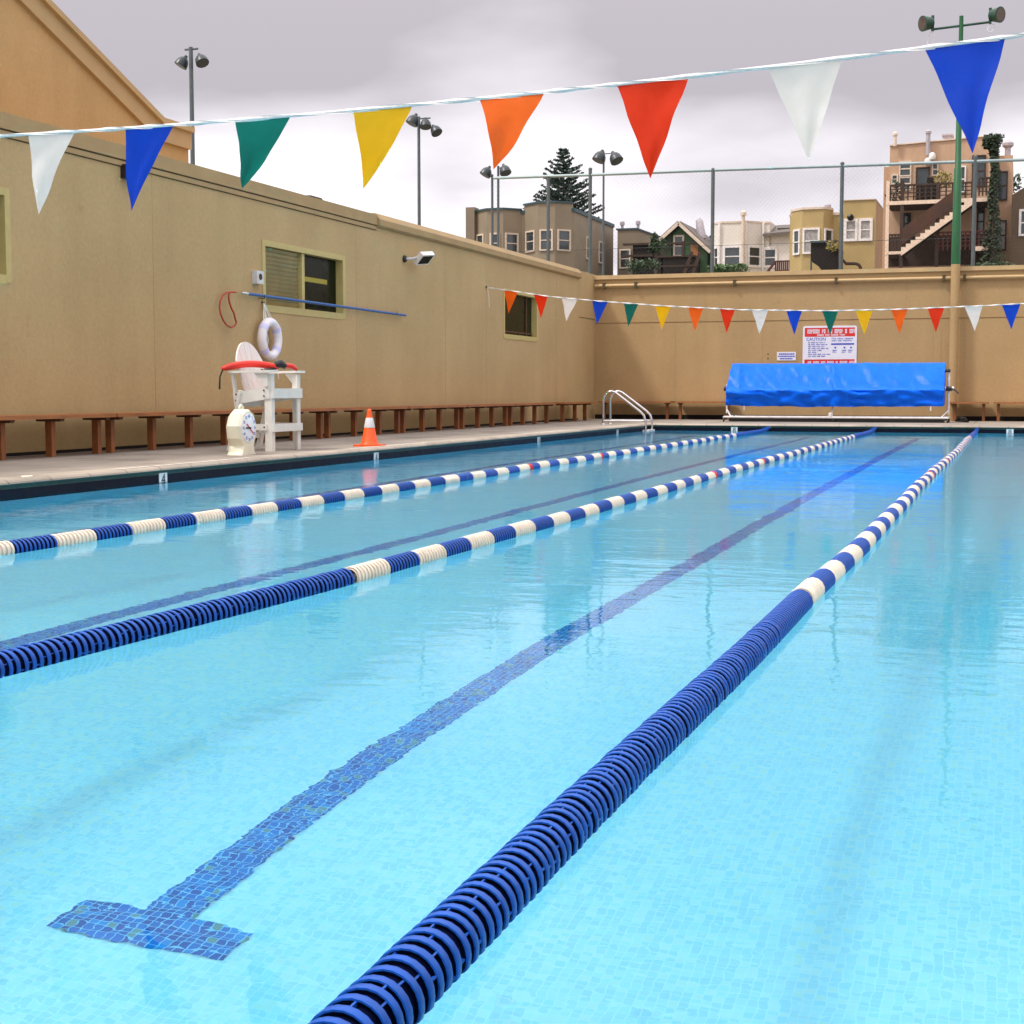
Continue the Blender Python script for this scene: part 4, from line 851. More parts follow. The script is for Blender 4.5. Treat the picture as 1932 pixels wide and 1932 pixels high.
# ------------------------------------------------------------------ trees beyond
def araucaria(x, y, zb_, zt_, rb):
    o = thing('conifer', 'dark tiered conifer rising behind the greige bay windowed house', 'tree', (x, y, zb_))
    q = MB(); q.tube([(x, y, zb_), (x, y, zt_)], [.45, .05], 10); q.build('trunk', M['bark'], o, True)
    f = MB(); H_t = zt_ - zb_; tiers = 24
    for i in range(tiers):
        t_ = i / (tiers - 1); z = zt_ - .1 - (H_t * .42) * t_; rr = .35 + (rb - .3) * (min(1, t_ * 1.25) ** .8) * random.uniform(.84, 1.1); nb = 5 + int(4 * t_) + random.randint(0, 1); a0 = random.uniform(0, 6.3)
        for j_ in range(nb):
            a = a0 + j_ * 6.283 / nb + random.uniform(-.25, .25); L_ = rr * random.uniform(.55, 1.2); n_ = max(4, int(L_ / .19))
            dirv = Vector((math.cos(a), math.sin(a), 0)); sag = random.uniform(-.05, .10)
            P_b = [Vector((x, y, z)) + dirv * (L_ * s / n_) + Vector((0, 0, sag * L_ * math.sin(s / n_ * 3.1) * -1 + .22 * L_ * (s / n_) ** 2)) for s in range(n_ + 1)]
            f.tube(P_b, .035, 4)
            for s, pb in enumerate(P_b):
                if s / n_ < .25: continue
                f.leaves(pb + Vector((0, 0, .05)), (.18, .18, .10), 10, .13)
    f.build('crown', M['conifer'], o)
xa = X(1063, 140); araucaria(xa, 140, 5, Z(265, 140), 3.3)
def small_tree(u, v, y, r, name, label, leafm, n=700, size=.14, trunk=True, zb_=4.5, cat='tree'):
    c_ = at(u, v, y=y); o = thing(name, label, cat, (c_[0], y, zb_)); f = MB()
    for _ in range(9):
        q = Vector([random.uniform(-1, 1) * r[i] * .62 for i in range(3)]); f.leaves(c_ + q, [w_ * random.uniform(.35, .6) for w_ in r], n // 9, size)
    f.build('crown' if trunk else 'foliage', M[leafm], o)
    if trunk: q = MB(); q.tube([(c_[0], y, zb_), (c_[0], y, c_[2])], [.16, .1], 8); q.build('trunk', M['bark'], o, True)
small_tree(1238, 462, 98, (.55, .5, .8), 'palm_like_tree', 'small shaggy dark tree left of the green gabled house', 'leaf_dark', 700, .13)
small_tree(1380, 510, 98, (1.4, .8, .45), 'green_shrub', 'bright green shrub below the windows of the white house', 'leaf', 700, .12, False, cat='shrub')
small_tree(1898, 365, 96, (.9, .8, 1.3), 'dark_tree', 'dark green tree between the peach and brown houses', 'leaf_dark', 600, .16)
small_tree(1893, 506, 80, (1.8, .8, .6), 'dark_shrub', 'dark shrub low at the foot of the brown house', 'leaf_dark', 700, .12, False, cat='shrub')
small_tree(1215, 500, 96, (1.1, .8, .5), 'porch_shrub', 'dark shrub on the porch right of the low greige wing', 'leaf_dark', 500, .12, False, cat='shrub')

# ------------------------------------------------------------------ benches
def make_bench(y0, y1, legs, loc_label):
    """plank on T pedestals against the left wall"""
    o = thing('bench', loc_label, 'bench', (-10.78, y0, DZ), 'long wooden benches along the walls')
    q = MB(); q.box(-10.98, -10.785, y0, y1, .60, .645); q.box(-10.775, -10.58, y0, y1, .60, .645); q.box(-11.19, -10.99, y0, y1, .60, .645); q.build('seat', M['wood'], o)  # hindmost board is added to keep light off the wall below
    for y in legs:
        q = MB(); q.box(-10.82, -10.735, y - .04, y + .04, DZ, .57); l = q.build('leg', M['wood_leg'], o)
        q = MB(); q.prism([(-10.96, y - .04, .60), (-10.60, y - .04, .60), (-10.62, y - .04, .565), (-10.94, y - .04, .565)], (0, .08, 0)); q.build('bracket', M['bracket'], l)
    return o
for y0, y1, lg, lab in ((13.0, 16.2, (13.15, 14.2, 15.13, 16.07), 'redwood bench on the left wall cut off by the left edge of the photo'),
                        (16.24, 19.36, (16.36, 17.32, 18.26, 19.24), 'redwood bench on the left wall ending behind the pace clock'),
                        (19.38, 22.5, (19.5, 20.5, 21.4, 22.35), 'redwood bench on the left wall behind the lifeguard chair'),
                        (22.52, 25.7, (22.65, 23.7, 24.75, 25.6), 'redwood bench on the left wall directly behind the orange cone'),
                        (25.74, 28.8, (25.86, 26.82, 27.72, 28.7), 'redwood bench on the left wall, the next one beyond the cone'),
                        (28.85, 31.9, (29.0, 29.95, 30.85, 31.75), 'redwood bench on the left wall under the small dark window, nearer of two'),
                        (31.95, 35.0, (32.1, 33.0, 33.9, 34.85), 'redwood bench on the left wall just before the gap near the corner'),
                        (35.8, 38.7, (36.2, 37.3, 38.25), 'short three legged redwood bench by the corner on the left wall')):
    make_bench(y0, y1, lg, lab)
def bench_far(x0, x1, lab):
    o = thing('bench', lab, 'bench', (x0, 40.7, DZ), 'long wooden benches along the walls')
    q = MB(); q.box(x0, x1, 40.42, 40.62, .60, .645); q.box(x0, x1, 40.63, 40.83, .60, .645); q.box(x0, x1, 40.84, 41.04, .60, .645); q.build('seat', M['wood'], o)  # board next to the wall is added to darken the wall under it
    n = 3 if x1 - x0 > 2.3 else 2
    for i in range(n):
        x = x0 + .12 + (x1 - x0 - .24) * i / (n - 1); q = MB(); q.box(x - .035, x + .035, 40.58, 40.66, DZ, .57); l = q.build('leg', M['wood_leg'], o)
        q = MB(); q.prism([(x - .04, 40.44, .60), (x - .04, 40.80, .60), (x - .04, 40.78, .565), (x - .04, 40.46, .565)], (.08, 0, 0)); q.build('bracket', M['bracket'], l)
bench_far(-11.0, -8.98, 'bench on the far wall behind the pool ladder'); bench_far(-8.86, -7.3, 'bench on the far wall reaching behind the left end of the blue cover reel')
bench_far(-1.68, -.72, 'short bench on the far wall right of the blue cover reel'); bench_far(-.6, 1.6, 'bench on the far wall running out of the right edge of the photo')

# ------------------------------------------------------------------ float ropes
PIT = .040
def disc(mb, x, y, z, r, detail, m_rim=0, m_hub=1):
    n = 22 if detail == 2 else (14 if detail == 1 else 9)
    hw = .0088 if detail else .0115
    cs = [(math.cos(2 * math.pi * k / n), math.sin(2 * math.pi * k / n)) for k in range(n)]
    def ring(rr, yy): return [(x + c_ * rr, yy, z + s_ * rr) for c_, s_ in cs]
    seq = [(r * .93, y + hw), (r * .985, y + hw), (r, y + hw * .8), (r, y - hw * .8), (r * .985, y - hw), (r * .93, y - hw)] if detail else [(r * .9, y + hw), (r, y + hw), (r, y - hw), (r * .9, y - hw)]
    V = []; 
    for rr, yy in seq: V += ring(rr, yy)
    F = [(i * n + k, i * n + (k + 1) % n, (i + 1) * n + (k + 1) % n, (i + 1) * n + k) for i in range(len(seq) - 1) for k in range(n)]
    mb.add(V, F, m_rim)
    # web with a raised inner ring and hub
    # dark sleeve between the rims
    V = ring(r * .80, y - PIT / 2) + ring(r * .80, y + PIT / 2); mb.add(V, [(k, (k + 1) % n, n + (k + 1) % n, n + k) for k in range(n)], m_hub)
    V = ring(r * .94, y) + ring(r * .78, y); mb.add(V, [(k, (k + 1) % n, n + (k + 1) % n, n + k) for k in range(n)], m_hub)
    if detail == 2:
        for k in range(24):
            a = 2 * math.pi * (k + .5) / 24; dr = Vector((math.cos(a), 0, math.sin(a))); tg = dr.cross(Vector((0, 1, 0)))
            if k % 6 == 0: mb.ob(Vector((x, y + PIT / 2, z)) + dr * (r * .86), (dr, Vector((0, 1, 0)), tg), (.004, PIT / 2 - hw, .0016), m_rim)
            else: mb.ob(Vector((x, y + PIT / 2, z)) + dr * (r * .805), (dr, Vector((0, 1, 0)), tg), (.0012, .0022, .0022), m_rim)
RZ = .018; RR = .0565
def rope(X, label, near_detail, reds, bow=.0, Y0=6.97):
    def wob(y_): return -bow * max(0, (6.6 - y_) / 3) ** 1.3 + .014 * math.sin(y_ * .45 + X * 3) * min(1, max(0, (y_ - 5) / 4)) + .005 * math.sin(y_ * 1.7 + X)
    o = thing('float_rope', label, 'lane rope', (X, 17, 0), 'blue and white float ropes dividing the lanes')
    q = MB(); q.tube([(X + wob(1.2), PY0 + .02, .06)] + [(X + wob(PY0 + .3 + i_ * .55), PY0 + .3 + i_ * .55, RZ) for i_ in range(54)] + [ (X, PY1 - .5, RZ + .02), (X, PY1 - .02, .085)], .006, 6); q.build('cable', M['steel'], o)
    # long solid blue band at the near end, each of its floats that shows large is a piece of its own
    start = near_detail[0]; y = PY0 + .34; singles = 0; rest = MB(); 
    bandm = [M['float_blue'], M['float_hub']]
    proto = None; plist = []
    i = 0
    while y < Y0 - .02:
        if start <= y and singles < near_detail[1]: plist.append(y); singles += 1
        else: disc(rest, X + wob(y), y, RZ, RR, 1)
        y += PIT
    rest.tube([(X + wob(v__), v__, RZ) for v__ in [PY0 + .3 + (Y0 - .3 - PY0) * i_ / 12 for i_ in range(13)]], .017, 8, 1)
    bd = rest.build('float_band', bandm, o, True); tag(bd, 'long solid blue stretch at the near end')
    for yy in plist:
        if proto is None:
            dd = MB(); disc(dd, 0, 0, 0, RR, 2); proto = dd.build('float', bandm, None, True)
            c_ = proto
        else: c_ = proto.copy(); COL.objects.link(c_)
        c_.parent = bd; jit = random.uniform(-.0025, .0025)
        c_.location = Vector((X + wob(yy) + random.uniform(-.0015, .0015), yy + jit, RZ + random.uniform(-.001, .0015))) - wloc(bd)
        c_.rotation_euler = (random.uniform(-.035, .035), random.uniform(0, 6.28), random.uniform(-.035, .035))
    # alternating bands of ten floats
    protos = {}
    y = Y0; col = 1
    def band_of(key, n, mats, det):
        kk = (key, n, det)
        if kk not in protos:
            dd = MB()
            for t in range(n): disc(dd, 0, PIT * (t + .5), 0, RR, det)
            dd.tube([(0, 0, 0), (0, PIT * n, 0)], .017, 6, 1); protos[kk] = dd.build('float_band', mats, None, True); c_ = protos[kk]
        else: c_ = protos[kk].copy(); COL.objects.link(c_)
        c_.parent = o; return c_
    wm_, bm_ = [M['float_white'], M['float_white']], [M['float_blue'], M['float_hub']]
    while y < 30.15:
        n = 10; det = 1 if y < 14 else 0
        c_ = band_of('w' if col else 'b', n, wm_ if col else bm_, det); ly = y
        if not col and any(y <= r_ < y + .8 for r_ in reds):
            # a few red floats mark a distance at the end of this blue band
            bpy.data.objects.remove(c_); protos.pop(('b', n, det), None) if False else None
            c_ = band_of('b', 7, bm_, det); c_.location = Vector((X, ly + .12, RZ)) - wloc(o); c_.location.x += wob(y)
            r_o = band_of('r', 3, [M['float_red'], M['float_red']], det); r_o.location = Vector((X + wob(y), ly, RZ)) - wloc(o); tag(r_o, 'three red marker floats')
        else: c_.location = Vector((X + wob(y), ly, RZ + .003 * math.sin(y * 2.3))) - wloc(o)
        c_.rotation_euler = (0, random.uniform(0, 6), math.atan2(wob(y) - wob(y + .4), .4))
        y += n * PIT; col = 1 - col
    e_ = MB(); yy = y + PIT / 2
    while yy < PY1 - .12:
        t = max(0, (yy - (PY1 - 1.6)) / 1.5); disc(e_, X + wob(yy), yy, RZ + .07 * t * t, RR * (1 - .25 * t), 0); yy += PIT
    tag(e_.build('float_band', bm_, o, True), 'long solid blue stretch at the far end')
rope(-.865, 'nearest float rope, its big solid blue discs crossing the bottom of the photo', (1.55, 100), (17.0, 20.2), .0, 6.52)
rope(-3.05, 'middle float rope, blue at the left edge then striped blue and white', (3.9, 76), (16.5, 19.6), .10, 6.62)
rope(-5.43, 'farthest float rope, striped blue and white, nearest the deck with the cone', (6.3, 10), (17.2, 20.4), .0, 6.80)
for (x_, lab) in ((-.865, 'nearest'), (-3.05, 'middle'), (-5.43, 'farthest')):
    q = MB(); q.lathe((x_, PY1 - .001, .088), [(.03, 0), (.03, .012), (.012, .014), (.012, .035)], 10, ax=(0, -1, 0))
    tag(q.build('wall_anchor', M['steel'], None, True), 'small steel cup anchor holding the far end of the %s float rope' % lab, 'anchor', 'rope anchors in the far pool edge')

# ------------------------------------------------------------------ pennant strings
def pennant(o, TL, TR, tip, m, swing=.10, curl=.02, nx=8, ny=12):
    TL, TR, tip = Vector(TL), Vector(TR), Vector(tip); q = MB(); V = []
    for j_ in range(ny + 1):
        t = j_ / ny
        for i in range(nx + 1):
            s = i / nx; P = (TL.lerp(TR, s)).lerp(tip, t * .995)
            P.x -= curl * math.sin(math.pi * t); P.y += swing * (1 - (1 - t) ** 2) + .05 * mnoise.noise(Vector((TL.x * 3 + s * 2.2, t * 1.6, TL.x))) * min(1, t * 2.5) * (1 - t) ** .6 + .012 * math.sin(3 * s + 5 * t) * t * (1 - t) * 2; P.x += .012 * mnoise.noise(Vector((t * 3.1, TL.x * 5, 2.2))) * t * (1 - t) * 4
            V.append(P)
    F = [(j_ * (nx + 1) + i, (j_ + 1) * (nx + 1) + i, (j_ + 1) * (nx + 1) + i + 1, j_ * (nx + 1) + i + 1) for j_ in range(ny) for i in range(nx)]
    q.add(V, F); hem = MB()
    return q.build('pennant', m, o, True, 180)
NY = 6.5
def zn(x): return 2.196 + .0075 * (x + 4.4) ** 2
n1o = thing('pennant_string', 'white line of large coloured pennants crossing the sky close to the camera', 'pennant string', (-3.2, NY, 2.2), 'backstroke pennant strings over the pool')
xs_ = [WX + (RX - WX) * i / 40 for i in range(41)]
q = MB(); q.tube([(x, NY, zn(x)) for x in xs_], .0075, 8); q.build('line', M['rope_w'], n1o, True)
tp = MB()     # flat sewn tape wrapped on the line
V = []; NT = 700
for i in range(NT):
    xa_ = WX + .1 + (RX - WX - .2) * i / (NT - 1); a = xa_ * 9 + 1.6 * math.sin(xa_ * 3.1); dvv = Vector((0, math.cos(a), math.sin(a))) * .0115; c_ = Vector((xa_, NY, zn(xa_)))
    V += [c_ - dvv, c_ + dvv]
tp.add(V, [(2 * i, 2 * i + 1, 2 * i + 3, 2 * i + 2) for i in range(NT - 1)])
tp.build('tape', M['rope_w'], n1o)
for (ul, ur, ut, vt, k, sw, cu) in ((52, 140, 73, 405, 'white', .06, .022), (236, 327, 248, 398, 'blue', .07, .02), (443, 548, 456, 356, 'green', .30, .03), (666, 778, 685, 357, 'yellow', .10, .0),
                                    (905, 1027, 931, 320, 'orange', .22, .006), (1164, 1299, 1227, 337, 'red', .03, .0), (1448, 1587, 1527, 305, 'white', .03, .0), (1742, 1893, 1835, 290, 'blue', .02, .0)):
    xl_, xr_ = at(ul, 200, y=NY)[0], at(ur, 200, y=NY)[0]; tpnt = at(ut, vt, y=NY + sw)
    pennant(n1o, (xl_, NY, zn(xl_) - .004), (xr_, NY, zn(xr_) - .004), (tpnt[0], NY, tpnt[2]), M['flag_' + k], sw, cu)
FYs = 31.97
fpts = [(-11.3, 3.224), (-10.86, 3.157), (-9.86, 2.997), (-8.7, 2.871), (-7.29, 2.744), (-5.58, 2.630), (-3.81, 2.580), (-2.32, 2.588), (-.77, 2.628), (0, 2.657), (2.5, 2.80), (4.9, 3.02)]
def zf(x):
    for (a, za), (b1, zb1) in zip(fpts, fpts[1:]):
        if x <= b1: return za + (zb1 - za) * (x - a) / (b1 - a)
    return fpts[-1][1]
n2o = thing('pennant_string', 'far line of small coloured pennants strung in front of the blue cover reel', 'pennant string', (-3.2, FYs, 2.6), 'backstroke pennant strings over the pool')
q = MB(); q.tube([(x, FYs, z) for x, z in fpts], .008, 6); q.build('line', M['rope_w'], n2o, True)
q = MB()
V = []; NT = 500
for i in range(NT):
    xa_ = WX + .1 + (RX - WX - .2) * i / (NT - 1); a = xa_ * 10; dvv = Vector((0, math.cos(a), math.sin(a))) * .015; c_ = Vector((xa_, FYs, zf(xa_))); V += [c_ - dvv, c_ + dvv]
q.add(V, [(2 * i, 2 * i + 1, 2 * i + 3, 2 * i + 2) for i in range(NT - 1)])
q.build('tape', M['rope_w'], n2o)
for (ul, ur, ut, k) in ((950.8, 976.9, 958, 'orange'), (1007, 1033, 1019, 'red'), (1059.6, 1089.4, 1067, 'white'), (1117.5, 1146.7, 1125, 'blue'), (1177, 1204, 1184, 'green'), (1236, 1266, 1247, 'yellow'), (1298, 1327, 1310, 'orange'),
                        (1358, 1386.6, 1370, 'red'), (1418.7, 1449.4, 1432, 'white'), (1483.6, 1513.5, 1498, 'blue'), (1551, 1581, 1566, 'green'), (1614, 1646.8, 1630.5, 'yellow'), (1681, 1712.5, 1697, 'orange'), (1750, 1781.7, 1765.5, 'red'), (1820, 1854, 1839, 'white'), (1890, 1925, 1908, 'blue')):
    xl_, xr_, xt_ = at(ul, 580, y=FYs)[0], at(ur, 580, y=FYs)[0], at(ut, 620, y=FYs)[0]
    pennant(n2o, (xl_, FYs, zf(xl_) - .004), (xr_, FYs, zf(xr_) - .004), (xt_, FYs, zf((xl_ + xr_) / 2) - .50), M['flag_' + k], .05, .0, 4, 6)
q = MB(); q.tube([(-11.28, FYs + .03, 3.22), (-11.24, FYs + .03, 3.0), (-11.24, FYs + .05, 2.78)], .006, 5); q.build('loose_end', M['rope_w'], n2o)
q = MB(); q.lathe((-11.30, FYs, 3.23), [(.03, 0), (.03, .02), (.012, .03)], 8, ax=(1, 0, 0)); q.build('hook', M['bolt'], n2o)

# ------------------------------------------------------------------ cover reel
def make_reel():
    o = thing('cover_reel', 'wheeled reel under a bright blue vinyl cover before the far wall', 'pool cover reel', (-4.4, 38.5, DZ))
    x0, x1 = -7.03, -1.72; q = MB()
    nx, prof_ = 90, []
    P_ = [(38.95, .60), (38.93, 1.2), (38.90, 1.585), (38.84, 1.62), (38.76, 1.60), (38.60, 1.44), (38.45, 1.27), (38.31, 1.10), (38.21, .985), (38.15, .93), (38.19, .82), (38.26, .68), (38.33, .545)]
    pp_ = []
    for (a, b1), (c_, d_) in zip(P_, P_[1:]):
        for s in range(3): pp_.append((a + (c_ - a) * s / 3, b1 + (d_ - b1) * s / 3))
    pp_.append(P_[-1]); V = []
    for i in range(nx + 1):
        s = i / nx; x = x0 + (x1 - x0) * s
        for j_, (y_, z_) in enumerate(pp_):
            t = j_ / (len(pp_) - 1); k_ = Vector((x * 1.5, y_ * 2, z_ * 2)); n_ = mnoise.noise(k_) * .5 + .5
            wr = abs(mnoise.noise(Vector((x * 3.2 + z_ * 2.5, 3.3, z_ * 1.3)))) * .10 + abs(mnoise.noise(Vector((x * 9 + z_ * 3, 1.3, z_ * 2.6)))) * .03 + abs(mnoise.noise(Vector((x * 1.2, 9.1, z_ * 5)))) * .03
            lowt = max(0, (t - .62) / .38); wr2 = (abs(mnoise.noise(Vector((x * 2.2, 5.5, z_ * 6 + x * .7)))) * .17) * min(1, lowt * 2)
            fold = .06 * math.exp(-((x + 4.35 + (z_ - 1.2) * .25) / .07) ** 2) * (1 if t > .25 else 0) + .05 * math.exp(-((x + 6.75 + (z_ - 1.2) * .2) / .06) ** 2)
            front = 1 if t > .3 else 0
            sagz = -.02 * (1 - abs(2 * s - 1) ** 4) if t > .9 else 0
            V.append((x + (.06 * (1.0 - (z_ - .5)) * -1 + .03 if s < .5 else 0) * (1 - s) + .02 * mnoise.noise(Vector((z_ * 4, 1, 1))), y_ - front * (wr * .7 + wr2 + fold) + .0, z_ + sagz + (front * wr * .3) + .02 * mnoise.noise(Vector((x * 1.1, 0, 7))) * (1 if t > .6 else .25)))
    n = len(pp_)
    q.add(V, [(i * n + j_, i * n + j_ + 1, (i + 1) * n + j_ + 1, (i + 1) * n + j_) for i in range(nx) for j_ in range(n - 1)])
    for i, fl in ((0, 1), (nx, 0)):
        ids = [i * n + j_ for j_ in range(n)]; q.f.append(tuple(ids if fl else ids[::-1])); q.m.append(0)
    q.build('vinyl_cover', M['cover'], o, True, 65)
    q = MB(); q.tube([(x0 - .12, 38.55, .98), (x1 + .22, 38.55, .98)], .06, 10); q.build('roller', M['steel'], o, True)
    for s_, xx in ((-1, x0 - .05), (1, x1 + .10)):
        f = MB(); f.tube([(xx, 38.55, 1.46 if s_ > 0 else 1.1), (xx, 38.55, .36)], .026, 8); f.tube([(xx, 38.55, .45), (xx - s_ * .16, 38.25, .27)], .02, 6); f.tube([(xx, 38.55, .45), (xx - s_ * .16, 38.85, .27)], .02, 6)
        f.tube([(xx, 38.1, .26), (xx, 39.0, .26)], .024, 8); fr_ = f.build('end_frame', M['white_metal'], o, True)
        h_ = MB(); h_.tube([(xx - .07, 38.5, .98), (xx + .07, 38.5, .98)], .055, 10)
        if s_ > 0: h_.tube([(xx - .10, 38.5, 1.42), (xx + .03, 38.5, 1.42)], .04, 8); h_.tube([(xx + .07, 38.5, .98), (xx + .16, 38.42, .94), (xx + .24, 38.4, .86)], .018, 6)
        h_.build('bearing', M['black'], fr_, True)
    f = MB(); f.tube([(x0 - .05, 38.12, .27), (x1 + .10, 38.12, .27)], .026, 8); f.tube([(x0 - .05, 38.95, .27), (x1 + .10, 38.95, .27)], .026, 8); f.tube([(-4.4, 38.1, .27), (-4.4, 39.0, .27)], .026, 8)
    f.build('base_rail', M['white_metal'], o, True); f = MB(); f.box(x0 + .05, x1 - .0, 38.40, 38.93, DZ, DZ + .085); f.build('base_shade_box', M['black'], o); f = MB(); f.lathe((-4.42, 38.12, .31), [(.045, -.05), (.045, .06), (.02, .08)], 8); f.tube([(-4.4, 38.3, .27), (-4.4, 38.5, .9)], .02, 6); f.build('centre_stay', M['white_metal'], o, True)  # low black box is added under the reel to stand for its shadow
    for xx in (x0 - .05, -4.35, x1 + .10):
        for yy in (38.12, 38.95):
            w_ = MB(); w_.lathe((xx - .02, yy, DZ + .045), [(.02, 0), (.045, .004), (.045, .036), (.02, .04)], 12, ax=(1, 0, 0)); w_.box(xx - .022, xx + .022, yy - .02, yy + .02, DZ + .05, .25); w_.build('caster', M['black'], o, True)
    for xx in (x0 + .45, x1 - .30): 
        w_ = MB(); w_.tube([(xx, 38.2, .55), (xx, 38.2, .44)], .018, 6); w_.build('strap_end', M['white_metal'], o)
    return o
make_reel()
q = MB(); q.tube([(-1.32 + .16 * math.cos(t * .5) * (1 - t / 60), 38.9 + .14 * math.sin(t * .5), DZ + .02 + t * .0035) for t in range(34)], .022, 6)
tag(q.build('hose_coil', M['black'], None, True), 'small black coil lying right of the blue cover reel', 'hose')

# ------------------------------------------------------------------ signs on the far wall
def make_signs():
    Y0 = WY - .002
    o = thing('warning_sign', 'large white sign with red header and blue print above the cover reel', 'sign', (-4.81, Y0, 1.95))
    q = MB(); xl_, xr_, zb_, zt_ = -5.52, -4.10, 1.24, 2.655; r_ = .06; pts = []
    for cx_, cz_, a0 in ((xr_ - r_, zt_ - r_, 0), (xl_ + r_, zt_ - r_, 90), (xl_ + r_, zb_ + r_, 180), (xr_ - r_, zb_ + r_, 270)):
        for k in range(4): a = R(a0 + k * 30); pts.append((cx_ + r_ * math.cos(a), Y0, cz_ + r_ * math.sin(a)))
    q.prism(pts, (0, -.015, 0)); q.build('panel', M['sign_white'], o)
    q = MB(); yb = Y0 - .0175
    def bar(x0, x1, z0, z1, mb=q, yy=yb): mb.quad((x0, yy, z0), (x1, yy, z0), (x1, yy, z1), (x0, yy, z1))
    bar(xl_ + .05, xr_ - .05, zt_ - .285, zt_ - .05); bar(xl_ + .05, xr_ - .05, 1.56, 1.765); q.build('red_band', M['red_ink'], o)
    t = MB(); rnd = random.Random(5)
    def words(mb, x0, x1, z0, z1, ws, gap=.03):
        x = x0
        for w_ in ws:
            n = max(1, int(w_ / .035))
            for i in range(n):
                a = x + w_ * i / n; hh = (z1 - z0); st = rnd.choice([0, 0, 1, 2])
                bar(a, a + w_ / n * .30, z0, z1, mb, yb - .001)
                if st == 0: bar(a, a + w_ / n * .78, z1 - hh * .22, z1, mb, yb - .0015)
                if st < 2: bar(a, a + w_ / n * .78, z0, z0 + hh * .22, mb, yb - .0015)
                bar(a + w_ / n * .5, a + w_ / n * .78, z0 + (hh * .4 if st else 0), z1, mb, yb - .0012)
            x += w_ + gap
            if x > x1: break
    xw_ = xl_ + .12
    for w_ in (.33, .10, .12, .22, .06, .17):
        t = MB(); words(t, xw_, xw_ + w_ - .01, zt_ - .20, zt_ - .09, (w_,)); t.build('header_word', M['sign_white'], o); xw_ += w_ + .055
    t = MB()
    words(t, xl_ + .38, xr_ - .3, zt_ - .262, zt_ - .222, (.18, .12, .2, .14), .03)
    t.build('subheader_lettering', M['sign_white'], o); t = MB()
    words(t, xl_ + .14, xr_ - .08, 1.62, 1.72, (.1, .16, .12, .18, .06, .2, .16), .045)
    t.build('footer_lettering', M['sign_white'], o)
    b1 = MB()
    for i, (x0, x1) in enumerate(((0, .47), (0, .50), (0, .42), (0, .52), (0, .36), (0, .14), (.0, .50), (.0, .44))):
        zz_ = zt_ - .44 - i * .052; words(b1, xl_ + .15 + x0, xl_ + .15 + x1, zz_ - .016, zz_ + .012, [rnd.uniform(.05, .12) for _ in range(6)], .02)
    words(b1, -4.76, -4.18, zt_ - .36, zt_ - .33, (.12, .16, .22), .03); words(b1, -4.76, -4.18, zt_ - .41, zt_ - .385, (.14, .1, .24), .03)
    bar(-4.77, -4.17, zt_ - .505, zt_ - .465, b1, yb - .001)
    for cx_ in (-4.66, -4.42, -4.25):
        bar(cx_ - .022, cx_ + .022, zt_ - .60, zt_ - .56, b1, yb - .001); words(b1, cx_ - .07, cx_ + .06, zt_ - .67, zt_ - .64, (.12,), .02); words(b1, cx_ - .07, cx_ + .06, zt_ - .71, zt_ - .69, (.10,), .02)
    b1.build('blue_lettering', M['blue_ink'], o)
    text_mesh('CAUTION', .115, 'caution_lettering', M['blue_ink'], o, (-5.17, yb - .002, zt_ - .355), (1, 0, 0), (0, 0, 1), .001)
    o = thing('notice_sign', 'small white notice with blue print left of the large red and white sign', 'sign', (-5.95, Y0, 1.86))
    q = MB(); q.box(-6.205, -5.70, Y0 - .012, Y0, 1.745, 1.972); q.build('panel', M['sign_white'], o)
    yb2 = Y0 - .0135; q = MB()
    for i, (a, c_) in enumerate(((.05, .45), (.03, .47), (.08, .42))):
        x = -6.205 + a; zz_ = 1.915 - i * .062
        while x < -6.205 + c_:
            w_ = rnd.uniform(.02, .05); q.quad((x, yb2, zz_ - .018), (x + w_, yb2, zz_ - .018), (x + w_, yb2, zz_ + .018), (x, yb2, zz_ + .018)); x += w_ + .008
    q.build('blue_lettering', M['blue_ink'], o)
M['sign_white'] = mat('white_sign_enamel', (.74, .74, .82), .35, var=.03)
make_signs()

# ------------------------------------------------------------------ ladder
def make_ladder():
    o = thing('pool_ladder', 'bent steel tube pool ladder on the left edge near the far corner', 'ladder', (-8.7, 34.3, DZ)); k = 0
    for yd, yw in ((34.02, 34.02), (34.66, 34.66)):
        xd, xw = -9.14, -8.13
        pts = [(xd, yd, DZ), (xd, yd, .72), (xd + .03, yd, .82), (xd + .10, yd, .895), (xd + .19, yd, .92), (xd + .29, yd, .885), (xw - .14, yd, .46), (xw - .04, yd, .36), (xw, yd, .22), (xw, yd, -.9)]
        q = MB(); q.tube(pts, .027, 10); q.tube([(xd + .01, yd, .235), (xw, yd, .235)], .018, 8); q.build('rail', M['steel'], o, True)
        q = MB(); q.lathe((xd, yd, DZ), [(.06, 0), (.055, .015), (.03, .03)], 12); q.build('foot_flange', M['steel'], o, True)
    for z_ in (.02, -.28, -.58):
        q = MB(); q.box(-8.20, -8.06, 34.02, 34.66, z_ - .02, z_ + .01); q.build('tread', M['white_tile'], o)
make_ladder()

